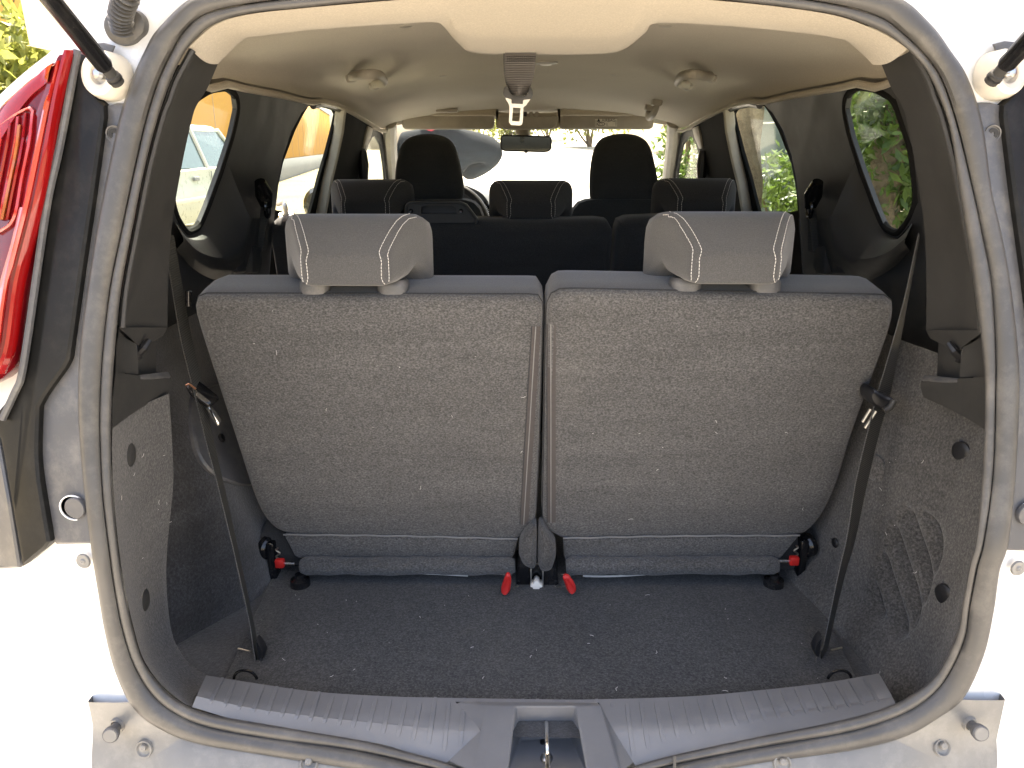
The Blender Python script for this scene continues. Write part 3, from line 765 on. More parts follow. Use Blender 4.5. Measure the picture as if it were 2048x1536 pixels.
# ribs
ribs = []
zl = [(270, 365, 190, 535), (350, 385, 280, 555), (440, 405, 370, 575), (530, 415, 465, 590), (620, 420, 555, 605), (715, 435, 645, 620), (805, 450, 740, 635), (890, 455, 830, 650), (985, 460, 920, 660), (1075, 465, 1015, 675), (1165, 470, 1105, 690), (1260, 475, 1200, 710), (1350, 480, 1300, 725), (1450, 485, 1395, 745), (1545, 487, 1490, 770), (1635, 490, 1590, 800), (1725, 490, 1690, 840), (1820, 495, 1790, 885), (1911, 495, 1908, 565)]
ribs += [(360 + a / 3.2, 1240 + b / 3.2, 360 + c / 3.2, 1240 + d / 3.2) for a, b, c, d in zl]
zr = [(75, 495, 80, 560), (165, 490, 215, 878), (255, 488, 310, 832), (350, 487, 408, 790), (440, 485, 500, 757), (535, 480, 597, 733), (625, 475, 692, 713), (718, 468, 787, 695), (805, 462, 878, 682), (893, 455, 968, 662), (985, 450, 1060, 645), (1073, 442, 1150, 633), (1160, 435, 1240, 615), (1250, 425, 1330, 603), (1340, 415, 1420, 590), (1425, 405, 1515, 575), (1510, 393, 1605, 560), (1600, 380, 1695, 545), (1690, 365, 1785, 525)]
ribs += [(1200 + a / 3.2, 1240 + b / 3.2, 1200 + c / 3.2, 1240 + d / 3.2) for a, b, c, d in zr]
ribs += [(880 + x / 4.876, 1394, 880 + x / 4.876, 1404) for x in (520, 665, 808, 953, 1097, 1240, 1385, 1528)]
stt = bvh(sill)
for a, b, c, d in ribs:
    pts = []
    n = 3 if d - b < 30 else 9
    for k in range(n + 1):
        t = k / n
        p, nn = hit(stt, a + (c - a) * t, b + 2 + (d - b - 2) * t, 0.0)
        if p: pts.append((p, nn))
    if len(pts) < 2: continue
    rows = []
    for i, (p, nn) in enumerate(pts):
        w = 0.0026 if i not in (0, len(pts) - 1) else 0.0018
        h = 0.0011 if i < len(pts) - 1 else 0.0002
        x = V((1, 0, 0))
        rows.append([p - x * (w + 0.0006) - nn * 0.001, p - x * w + nn * h, p + x * w + nn * h, p + x * (w + 0.0006) - nn * 0.001])
    mk("rib", *g_loft(rows), mat_sill, sill, angle=25)

# lashing rings, pins
for x0, sgn in ((490, -1), (1680, 1)):
    c = onZ(x0, 1361, 0.655)
    tube("lashing_ring", [c + V((0.017 * math.cos(a), 0.002, 0.016 * math.sin(a))) for a in np.linspace(0.1, math.pi - 0.1, 14)], 0.0022, mat_gloss, car, 8)
for (a, b) in (((476, 1297), (500, 1303)), ((1662, 1300), (1684, 1295))):
    tube("anchor_pin", [onZ(*a, 0.668), onZ(*b, 0.668)], 0.0014, mat_galv, car, 8)
# outer roof sides between the roof panel and the window line
for s in (-1, 1):
    rows = []
    for y in np.linspace(1.0, 3.40, 22):
        zb = interp(y, [1.0, 1.6, 2.4, 3.0, 3.4], [1.50, 1.535, 1.53, 1.51, 1.47])
        zt = interp(y, [1.0, 1.3, 2.2, 3.0, 3.32], [1.655, 1.685, 1.695, 1.66, 1.60]) - 0.10
        k = interp(y, [1.0, 1.15, 1.5], [0.86, 0.92, 1.0])
        rows.append([V((s * 0.628 * k, y, max(zt, zb + 0.02) + 0.005)), V((s * 0.655 * k, y, zb + 0.02)), V((s * 0.66 * k, y, zb))])
    mk("roof_side", *g_loft(rows), mat_white, car)

# ================================================================== CABIN
# ------------------------------------------------------------------ headliner
RAIL = [(330, 140), (414, 180), (452, 171), (476, 178), (560, 193), (620, 207), (640, 204), (668, 210), (700, 226), (722, 239), (745, 253), (758, 262)]
rail3 = sorted([onS(x, y) for x, y in RAIL], key=lambda p: p.y)
RY = [p.y for p in rail3]; RZ = [p.z for p in rail3]
def rail(y):
    z = interp(y, RY, RZ); return 0.70 - SLOPE * (z - 1.0), z
def ceil_top(y): return interp(y, [1.0, 1.2, 1.45, 2.0, 2.6, 3.1, 3.3, 3.42], [1.60, 1.606, 1.618, 1.622, 1.61, 1.575, 1.545, 1.513])
def ceil_at(x, y):
    xr, zr = rail(y); zt = max(ceil_top(y), zr + 0.01); q = min(1.0, abs(x) / (xr + 0.004)); p = 2.1
    return zr + (zt - zr) * (1 - q ** p) ** (1 / p)
us = [math.sin(math.pi / 2 * t) for t in np.linspace(-1, 1, 61)]
rows = []
YF = 3.30
for y in np.concatenate([np.linspace(1.02, 1.3, 8), np.linspace(1.34, YF, 42)]):
    xr, zr = rail(y)
    rows.append([V((u * xr, y, ceil_at(u * xr, y))) for u in us])
hl = mk("headliner", *g_loft(rows), mat_head, car, angle=70)
hlt = bvh(hl)
# edge roll of the headliner along the doors
for s in (-1, 1):
    ys_ = np.linspace(1.02, 3.35, 60)
    mk("rail_cover", *g_loft([[V((s * (rail(y)[0] - 0.004), y, rail(y)[1] - 0.001)) for y in ys_], [V((s * (rail(y)[0] + 0.05), y, rail(y)[1] + 0.004)) for y in ys_], [V((s * (rail(y)[0] + 0.055), y, rail(y)[1] + 0.14)) for y in ys_]]), mat_head, hl)
    tube("headliner_edge", [V((s * (rail(y)[0] - 0.004), y, rail(y)[1] + 0.002)) for y in np.linspace(1.12, 3.35, 60)], 0.007, mat_head, hl, 8)
# rear header roll with the belt housing bulge
HA = [(378, 94), (430, 50), (496, 29), (612, 16), (700, 8), (799, 0), (870, -3), (900, -4), (930, -5), (980, -6), (1095, -8), (1210, -6), (1245, -5), (1280, -4), (1312, -3), (1390, -2), (1535, 11), (1666, 30), (1740, 55), (1786, 78), (1815, 98)]
HB = [(436, 128), (492, 76), (530, 69), (600, 59), (692, 52), (797, 46), (868, 43), (890, 56), (918, 88), (956, 107), (1095, 110), (1201, 108), (1248, 98), (1290, 66), (1315, 45), (1434, 49), (1565, 60), (1640, 68), (1684, 76), (1722, 106), (1745, 129)]
YB = [1.07, 1.10, 1.12, 1.13, 1.14, 1.15, 1.16, 1.20, 1.30, 1.36, 1.38, 1.36, 1.30, 1.20, 1.16, 1.15, 1.14, 1.13, 1.11, 1.09, 1.07]
A = crom([onR(x, y, 0.008) for x, y in HA], 5); B = crom([onY(x, y, yy) for (x, y), yy in zip(HB, YB)], 5)
rows = []
for t in np.linspace(0, 1, 14):
    r = []
    for a, b in zip(A, B):
        p = a.lerp(b, t); ln = (b - a).length
        p = p + V((0, 0, -0.010 * math.sin(math.pi * t) * min(1, ln / 0.14)))
        if ln > 0.24: p.z -= 0.004 * math.exp(-((t - 0.42) / 0.1) ** 2)
        r.append(p)
    rows.append(r)
rows.append([b + V((0, 0.008, 0.006)) for b in B]); rows.append([V((b.x * 1.0, b.y + 0.03, min(b.z + 0.05, 1.63))) for b in B])
mk("rear_header", *g_loft(rows), mat_head, car, angle=70)

yl = YF
mk("screen_header", *g_loft([[V((u * rail(yl)[0], yl, ceil_at(u * rail(yl)[0], yl))) for u in us], [V((u * 0.60, 3.375, 1.535 - 0.03 * abs(u) ** 4)) for u in us], [V((u * 0.60, 3.40, 1.512 - 0.03 * abs(u) ** 4)) for u in us]]), mat_head, hl)
# grab handles and their recess, ceiling clips, lamp
def grab(px, py, s, sc=1.0):
    p, n = hit(hlt, px, py, 0.0)
    q = V((s, 0, 0)); fw = V((0, 1, 0))
    d = (fw - n * fw.dot(n)).normalized(); w = n.cross(d)
    hb = MB()
    o = None
    ends = [p + d * t for t in (-0.055 * sc, 0.055 * sc)]
    path = crom([ends[0], ends[0] + n * 0.030, p - d * 0.025 * sc + n * 0.045, p + d * 0.025 * sc + n * 0.045, ends[1] + n * 0.030, ends[1]], 6)
    g = tube("grab_handle", path, 0.011, mat_beige, car, 10, flat=1.3)
    for e in ends:
        rot = Matrix((w, d, n)).transposed()
        box("handle_mount", e + n * 0.008, (0.036, 0.040, 0.026), mat_beige, g, 0.008, rot)
    return g
def loop_handle(L):
    lf = [0.004, 0.03, 0.038, 0.038, 0.032, 0.004]
    P = [hit(hlt, x, y, l)[0] for (x, y), l in zip(L, lf)]
    g = tube("grab_handle", crom(P, 6), 0.0085, mat_beige, car, 12, flat=1.3)
    for (x, y) in (L[0], L[-1]):
        p, n = hit(hlt, x, y, 0.008)
        d = (V((0, 1, 0)) - n * n.y).normalized(); w = n.cross(d)
        box("handle_mount", p, (0.026, 0.034, 0.024), mat_beige, g, 0.009, Matrix((w, d, n)).transposed())
loop_handle([(700, 150), (706, 124), (728, 112), (754, 116), (763, 138), (746, 166)])
loop_handle([(1425, 150), (1418, 126), (1397, 113), (1370, 118), (1360, 140), (1377, 167)])
grab(1307, 206, 1, 1.4)
for px, py in ((886, 152), (1228, 150), (812, 53), (1330, 52)):
    p, n = hit(hlt, px, py)
    if p: lathe("liner_clip", p, n, [(0.0, 0.0018), (0.010, 0.0015), (0.012, 0.0004), (0.012, -0.002)], mat_beige, hl, 16)
p, n = hit(hlt, 1092, 124)
ol = lathe("ceiling_lamp", p, n, [(0.0, 0.006), (0.02, 0.006), (0.030, 0.004), (0.033, 0.0), (0.033, -0.003)], mat_beige, hl, 22)
lathe("lamp_lens", p + n * 0.0062, n, [(0.0, 0.002), (0.014, 0.0015), (0.018, -0.001)], mat_tongue, ol, 18)
p, n = hit(hlt, 894, 219)
box("sun_glasses_case", p + V((0, 0, -0.004)), (0.085, 0.04, 0.014), mat_beige, hl, 0.004)

# windscreen header: ceiling front panel edge, visors, console
fr = crom([onY(x, y, 3.28) for x, y in [(800, 175), (828, 205), (850, 222), (872, 230), (985, 231), (995, 240), (1002, 256), (1110, 256), (1118, 240), (1128, 230), (1250, 230), (1275, 224), (1300, 205), (1325, 180)]], 6)
rows = [[V((p.x, 3.28, min(p.z + 0.06, 1.60))) for p in fr], fr, [p + V((0, 0.006, -0.003)) for p in fr], [p + V((0, 0.02, 0.0)) for p in fr], [p + V((0, 0.03, 0.03)) for p in fr]]
v, f = g_loft(rows)
mk("front_header", v, f, mat_head, car)
def visor(name, x0, x1, y0, y1):
    P = [onY(x, y, 3.34) for x, y in [(x0, y0), (x1, y0), (x1, y1), (x0, y1)]]
    P = resample(round_poly(P, 0.022), 60, True)
    return mk(name, *g_puff(P, (0, 1, 0), [(0.010, 0.0), (0.003, 0.004), (0, 0.011), (0.003, 0.018), (0.01, 0.022)]), mat_beige, car)
vl = visor("sun_visor", 803, 989, 228, 259); vr = visor("sun_visor", 1116, 1308, 226, 259)
con = [onY(x, y, 3.27) for x, y in [(997, 232), (1118, 232), (1114, 250), (1104, 258), (1010, 258), (1000, 250)]]
oc = prism("overhead_console", con, (0, 0.07, 0), mat_beige, car, 0.006)
for x in (1050, 1062, 1074):
    box("console_switch", onY(x, 228, 3.262), (0.014, 0.006, 0.018), mat_ctrim if x == 1050 else mat_beige, oc, 0.002)
# printed warning on the passenger visor
vt = bvh(vr)
lab = [onY(x, y, 3.336) for x, y in [(1190, 238), (1234, 238), (1234, 253), (1190, 253)]]
wl_ = prism("warning_label", [p + V((0, -0.0005, 0)) for p in lab], (0, 0.002, 0), mat_tongue, vr, 0)
bar = [onY(x, y, 3.334) for x, y in [(1190, 237), (1234, 237), (1234, 243), (1190, 243)]]
def text(body, p, size, mat, parent, rot=(math.pi / 2, 0, 0), name="printed_text"):
    cu = bpy.data.curves.new(name, 'FONT'); cu.body = body; cu.size = size; cu.extrude = 0.0002; cu.align_x = 'CENTER'; cu.align_y = 'CENTER'
    cu.materials.append(mat); tmp = bpy.data.objects.new(name, cu); COL.objects.link(tmp)
    me = bpy.data.meshes.new_from_object(tmp.evaluated_get(bpy.context.evaluated_depsgraph_get())); bpy.data.objects.remove(tmp)
    o = bpy.data.objects.new(name, me); COL.objects.link(o); o.parent = parent
    o.location = V(p) - ORG[parent.name]; o.rotation_euler = rot; return o
text("\u25B2 AIRBAG", onY(1212, 241, 3.333), 0.016, mat_print, vr)
for pth in ([(1192, 240), (1192, 252)], [(1232, 240), (1232, 252)], [(1214, 246), (1214, 252)]):
    tube("printed_line", [onY(x, y, 3.333) for x, y in pth], 0.0009, mat_print, vr, 4)
tube("printed_line", [onY(1202 + 8 * math.cos(a), 248 + 3.5 * math.sin(a), 3.333) for a in np.linspace(0, 6.28, 18)], 0.0011, mat_print, vr, 4)
tube("printed_line", [onY(x, y, 3.333) for x, y in [(1197, 250), (1201, 245), (1206, 249)]], 0.0009, mat_print, vr, 4)

# mirror
mc = onY(1052, 286, 3.30)
Q = Matrix.Rotation(rad(1.5), 3, 'Y')
mp_ = [mc + Q @ V((x, 0, z)) for x, z in [(-0.105, 0.030), (0.105, 0.030), (0.105, -0.026), (0.085, -0.035), (-0.09, -0.035), (-0.105, -0.026)]]
mp_ = resample(round_poly(mp_, 0.016), 60, True)
mir_ = mk("rear_view_mirror", *g_puff(mp_, (0, 1, 0), [(0.006, -0.002), (0.0, 0.002), (0, 0.014), (0.012, 0.028), (0.03, 0.034)]), mat_black, car)
q2 = offset_in(mp_, 0.006, V((0, 1, 0)))
mk("mirror_glass", *g_prism([p + V((0, -0.0035, 0)) for p in q2], (0, 0.001, 0)), mat_mirror, mir_)
tube("mirror_stem", [mc + V((0, 0.03, 0.01)), onY(1045, 262, 3.36), onY(1045, 250, 3.38)], [0.02, 0.03, 0.034], mat_beige, mir_, 14)
box("mirror_tab", onY(1052, 303, 3.30), (0.014, 0.01, 0.012), mat_black, mir_, 0.002)

# ------------------------------------------------------------------ side walls
def SW(L, s, off=0.0):
    W = (lambda p: p) if s < 0 else mir
    return [W(onS(x, y, -1, off)) for x, y in L]
Q_OUT = [(268, 140), (414, 180), (476, 177), (560, 192), (622, 206), (603, 226), (583, 262), (567, 310), (557, 360), (550, 420), (544, 480), (535, 600), (520, 760), (508, 900), (260, 900), (258, 760), (260, 600)]
Q_HOLE = [(352, 437), (372, 467), (396, 455), (414, 412), (440, 340), (462, 272), (474, 218), (470, 188), (452, 174), (420, 178), (385, 200), (352, 300), (340, 400)]
D_OUT = [(612, 206), (640, 203), (668, 209), (694, 222), (676, 300), (662, 370), (650, 430), (625, 560), (600, 760), (508, 900), (520, 760), (535, 600), (545, 480), (551, 420), (558, 360), (568, 310), (584, 262), (604, 226)]
D_HOLE = [(617, 212), (645, 213), (668, 220), (673, 230), (655, 300), (640, 350), (626, 405), (618, 434), (548, 434), (552, 395), (566, 326), (590, 262), (605, 232)]
B_OUT = [(694, 222), (716, 234), (746, 252), (742, 270), (731, 297), (722, 340), (712, 400), (700, 470), (690, 600), (680, 760), (600, 760), (625, 560), (650, 430), (662, 370), (676, 300)]
F_OUT = [(742, 252), (760, 261), (772, 278), (782, 330), (790, 400), (800, 470), (800, 600), (690, 600), (700, 470), (712, 400), (722, 340), (731, 297)]
F_HOLE = [(737, 290), (745, 274), (752, 273), (762, 290), (768, 330), (772, 378), (712, 405), (722, 345)]
for s in (-1, 1):
    o_ = V((s * 0.009, 0, 0))
    qt = mk("quarter_trim", *g_holed(SW(Q_OUT, s), [SW(Q_HOLE, s)], o_), mat_ctrim, car, angle=30)
    gl = SW(Q_HOLE, s, 0.008)
    mk("quarter_window", *g_prism(gl, (s * 0.004, 0, 0)), mat_glass, car)
    tube("window_gasket", resample(round_poly(SW(Q_HOLE, s, 0.004), 0.02), 90, True), 0.0075, mat_matt, qt, 8, True)
    # padded lower ledge under the quarter window
    LA = crom([SW([q], s, -0.001)[0] for q in [(350, 444), (371, 474), (399, 462), (420, 418), (438, 372), (455, 325)]], 5)
    LB_ = crom([SW([q], s, -0.050)[0] for q in [(366, 474), (398, 503), (436, 515), (468, 508), (487, 478), (497, 430)]], 5)
    LC_ = crom([SW([q], s, 0.0)[0] for q in [(352, 500), (390, 540), (436, 560), (490, 552), (520, 500), (530, 440)]], 5)
    mk("window_ledge", *g_loft([LA, [a.lerp(b, 0.5) + V((s * 0.004, 0, 0.010)) for a, b in zip(LA, LB_)], LB_, [b.lerp(c, 0.15) + V((-s * 0.002, 0, -0.004)) for b, c in zip(LB_, LC_)], LC_]), mat_ctrim, qt, angle=60)
    lg = [SW([(x, y)], s, -0.004)[0] for x, y in [(356, 452), (378, 478), (402, 500), (430, 512), (452, 516), (457, 560)]]
    tube("trim_seam", crom(lg, 5), 0.002, mat_black, qt, 6)
    rd = mk("rear_door", *g_holed(SW(D_OUT, s, 0.02), [SW(D_HOLE, s, 0.02)], o_), mat_matt, car, angle=30)
    mk("door_window", *g_prism(SW(D_HOLE, s, 0.028), (s * 0.004, 0, 0)), mat_glass, rd)
    tube("window_gasket", SW([(674, 222), (668, 252), (655, 304), (640, 356), (624, 432)], s, 0.03), 0.010, mat_matt, rd, 8)
    tube("door_seal", SW([(682, 218), (677, 262), (665, 318), (653, 366), (640, 440)], s, 0.004), 0.017, mat_beige, car, 8, flat=0.5)
    tube("headliner_fillet", SW([(626, 212), (642, 208), (668, 214), (690, 226)], s, 0.01), 0.009, mat_black, rd, 8)
    bp = mk("centre_pillar", *g_prism(SW(B_OUT, s), o_), mat_matt, car)
    pb = SW([(737, 252), (747, 256), (742, 276), (733, 298), (728, 296), (732, 272)], s, -0.006)
    prism("pillar_cap", pb, (s * 0.02, 0, 0), mat_beige, bp, 0.003)
    # belt guide on the pillar
    gp = SW([(726, 330)], s, -0.012)[0]
    tube("belt_guide", [gp + V((0, 0, 0.05)), gp, gp + V((0, 0, -0.05)), gp + V((0, 0.01, -0.30))], [0.016, 0.022, 0.016, 0.012], mat_black, bp, 10)
    fd = mk("front_door", *g_holed(SW(F_OUT, s, 0.02), [SW(F_HOLE, s, 0.02)], o_), mat_dtrim, car, angle=30)
    mk("door_window", *g_prism(SW(F_HOLE, s, 0.028), (s * 0.004, 0, 0)), mat_glass, fd)
    mirror_c = V((s * 0.98, 3.72, 1.14))
    dm = lathe("wing_mirror", mirror_c, (0, 1, 0), [(0.0, -0.03), (0.07, -0.03), (0.09, 0.0), (0.08, 0.05), (0.04, 0.08), (0.0, 0.085)], mat_gloss, fd, 18)
    box("mirror_arm", (s * 0.86, 3.74, 1.10), (0.14, 0.05, 0.04), mat_gloss, dm, 0.01)
    # lower inner side below the windows down to the floor
    pl = crom([(s * 0.575, 3.30, 1.50), (s * 0.61, 3.5, 1.40), (s * 0.66, 3.85, 1.20), (s * 0.68, 4.05, 1.10)], 8)
    tube("front_pillar", pl, 0.03, mat_beige, car, 10)
    # dark felt triangle behind the seat shoulder
    # upper belt anchor and slider on the rear pillar
    ap = SW([(528, 388)], s, -0.02)[0]
    an = tube("belt_anchor", [ap + V((0, -0.02, 0.028)), ap, ap + V((0, 0.01, -0.03))], [0.012, 0.02, 0.012], mat_gloss, qt, 12)
    tube("anchor_loop", [ap + V((-s * 0.004, 0.012 * math.cos(a), -0.03 + 0.02 * math.sin(a))) for a in np.linspace(0, 6.28, 16)], 0.005, mat_gloss, qt, 8)
    for dx in (0, 14):
        tube("belt_strap", [ap + V((0, 0, -0.03)), SW([(518 - dx * 0.4 + dx, 500)], s, -0.02)[0]], 0.010, mat_belt, qt, 6, flat=0.3)
    hs_ = SW([(505, 490), (522, 492), (526, 530), (518, 546), (506, 546)], s, -0.03)
    prism("belt_housing", hs_, (s * 0.03, 0, 0), mat_ctrim, qt, 0.004)
    hs_ = SW([(476, 520), (490, 512), (494, 545), (474, 545)], s, -0.03)
    prism("belt_housing", hs_, (s * 0.03, 0, 0), mat_ctrim, qt, 0.004)
# cabin floor
mk("cabin_floor", *g_loft([[V((x, y, 0.40)) for x in (-0.72, 0, 0.72)] for y in (1.6, 2.6, 4.1)]), mat_liner, car)

# ------------------------------------------------------------------ windscreen, dash, wheel
wsr = [[V((x, 3.36 + 0.03 * (1 - (x / 0.6) ** 2), 1.515)) for x in np.linspace(-0.60, 0.60, 9)], [V((x, 4.02 + 0.05 * (1 - (x / 0.7) ** 2), 1.17)) for x in np.linspace(-0.70, 0.70, 9)]]
mk("windscreen", *g_loft(wsr), mat_wind, car)
rows = []
for y, z in ((3.28, 0.75), (3.30, 1.05), (3.33, 1.085), (3.45, 1.115), (3.7, 1.16), (3.9, 1.18), (4.0, 1.185), (4.04, 1.17), (4.05, 1.0)):
    rows.append([V((x, y - 0.03 * abs(x), z - 0.03 * (abs(x) / 0.68) ** 4)) for x in np.linspace(-0.68, 0.68, 21)])
dash = mk("dashboard", *g_loft(rows), mat_dash, car)
hood = [onY(x, y, 3.42) for x, y in [(800, 400), (830, 378), (880, 366), (930, 368), (965, 384), (980, 405), (985, 430), (790, 430)]]
ih = mk("instrument_hood", *g_puff(resample(round_poly(hood, 0.03), 50, True), (0, 1, 0), [(0.012, -0.02), (0.002, -0.015), (0, 0.0), (0, 0.2)]), mat_dash, dash)
gc = onY(957, 428, 3.395)
gd = lathe("speed_dial", gc, V((0.05, -1, 0.15)), [(0.0, 0.003), (0.050, 0.003), (0.056, 0.007), (0.060, 0.007), (0.062, 0.0)], mat_gloss, dash, 36)
ax = V((0.05, -1, 0.15)).normalized(); uu = V((1, 0, 0)) - ax * ax.x; uu.normalize(); ww = uu.cross(ax) * -1
tick = MB()
for a in np.linspace(-0.6, math.pi + 0.6, 27):
    d = uu * math.cos(a) + V((0, 0.15, 1)).normalized() * math.sin(a)
    tick.add(*g_tube([gc + ax * 0.0042 + d * 0.040, gc + ax * 0.0042 + d * 0.048], 0.0013, 4))
tick.build("dial_marks", mat_white_print, gd)
for a, tx in ((0.35, "160"), (0.8, "140"), (1.25, "120"), (1.7, "100"), (2.2, "80")):
    d = uu * math.cos(a) + V((0, 0.15, 1)).normalized() * math.sin(a)
    text(tx, gc + ax * 0.0045 + d * 0.032, 0.009, mat_white_print, gd, (math.pi / 2 + 0.15, 0, 0), "dial_number")
swc = V((onY(884, 440, 3.22).x, 3.22, 1.085)); tl_ = rad(24)
e1 = V((1, 0, 0)); e2 = V((0, math.sin(tl_), math.cos(tl_)))
sw = tube("steering_wheel", [swc + e1 * 0.185 * math.cos(a) + e2 * 0.185 * math.sin(a) for a in np.linspace(0, 2 * math.pi, 48, endpoint=False)], 0.0155, mat_black, car, 12, True)
for a in (0.05, math.pi - 0.05, -math.pi / 2):
    d = e1 * math.cos(a) + e2 * math.sin(a)
    tube("wheel_spoke", [swc + d * 0.05, swc + d * 0.18], [0.028, 0.016], mat_dtrim, sw, 8, flat=0.5)
lathe("wheel_hub", swc, e1.cross(e2), [(0.0, -0.03), (0.06, -0.02), (0.075, 0.0), (0.06, 0.02), (0.0, 0.03)], mat_dtrim, sw, 20)

# ================================================================== SEATS
def rrect(xh, zlo, zhi, r, n=48):
    r = min(r, xh * 0.95, (zhi - zlo) * 0.48)
    P = round_poly([V((-xh, 0, zlo)), V((xh, 0, zlo)), V((xh, 0, zhi)), V((-xh, 0, zhi))], r * 1.4, 8)
    return resample(P, n, True)
def headrest(seat, X, Yn, Zc, mat, st=True, sc=1.0, guide=mat_dtrim):
    LAY = [(0.0, 0.055, -0.050, -0.018, 0.006), (0.0015, 0.060, -0.054, -0.011, 0.008), (0.005, 0.0635, -0.056, -0.006, 0.009), (0.016, 0.069, -0.056, 0.008, 0.010), (0.03, 0.076, -0.055, 0.022, 0.010), (0.046, 0.084, -0.052, 0.034, 0.010), (0.060, 0.091, -0.048, 0.040, 0.010),
           (0.076, 0.099, -0.036, 0.042, 0.011), (0.094, 0.108, -0.050, 0.040, 0.012), (0.112, 0.116, -0.072, 0.032, 0.014), (0.126, 0.115, -0.080, 0.018, 0.014), (0.136, 0.10, -0.07, 0.0, 0.014)]
    rows = []
    for dy, xh, zl, zh, r in LAY:
        rows.append([V((X, Yn, Zc)) + V((p.x * sc, dy * sc, p.z * sc)) for p in rrect(xh, zl, zh, r)])
    h = mk("headrest", *g_loft(rows, closed=True, caps=True), mat, seat, angle=48)
    # seam lines follow the corner of each layer: four rows of thread and a groove
    for side in (-1, 1):
        for row, (inx, lift) in enumerate(((0.006, 0.0006), (-0.008, 0.0006))):
            path = []
            for dy, xh, zl, zh, r in LAY[2:8]:
                path.append(V((X + side * (xh - inx - 0.006) * sc, Yn + dy * sc, Zc + zh * sc)))
            lay0 = LAY[2]
            for dz in (0.012, 0.026, 0.040, 0.048):
                path.insert(0, V((X + side * (0.062 - inx - 0.002 + (0.004 if dz > 0.04 else 0)) * sc, Yn + 0.002 * sc, Zc + (lay0[3] - dz) * sc)))
            path = crom(path, 10)
            t = bvh(h); pts = []
            for p in path:
                q, n, _, _ = t.find_nearest(p)
                if q is not None: pts.append(q + (n if n.dot(q - V((X, Yn + 0.07, Zc))) > 0 else -n) * lift)
            P = resample(pts, 120 if st else 96)
            m = MB()
            step = 4
            for i in range(0, len(P) - 3, step): m.add(*g_tube(P[i:i + 4], 0.00055 if st else 0.0004, 4))
            m.build("stitching", mat_stitch, h)
    for dx in (-0.060, 0.060):
        P = resample(round_poly([V((X + dx * sc + a, Yn + b, 0)) for a, b in ((-0.024, 0.040), (0.024, 0.040), (0.024, 0.085), (-0.024, 0.085))], 0.018), 32, True)
        zt = Zc - 0.063 * sc
        P = [V((p.x, p.y, zt)) for p in P]
        mk("headrest_guide", *g_puff(P, (0, 0, -1), [(0.012, -0.010), (0.005, -0.0085), (0.001, -0.004), (0, 0.0), (0.001, 0.02)]), guide, seat)
        tube("headrest_post", [V((X + dx * sc, Yn + 0.062, zt - 0.02)), V((X + dx * sc, Yn + 0.064, Zc + 0.0))], 0.006, mat_gloss, seat, 8)
    return h

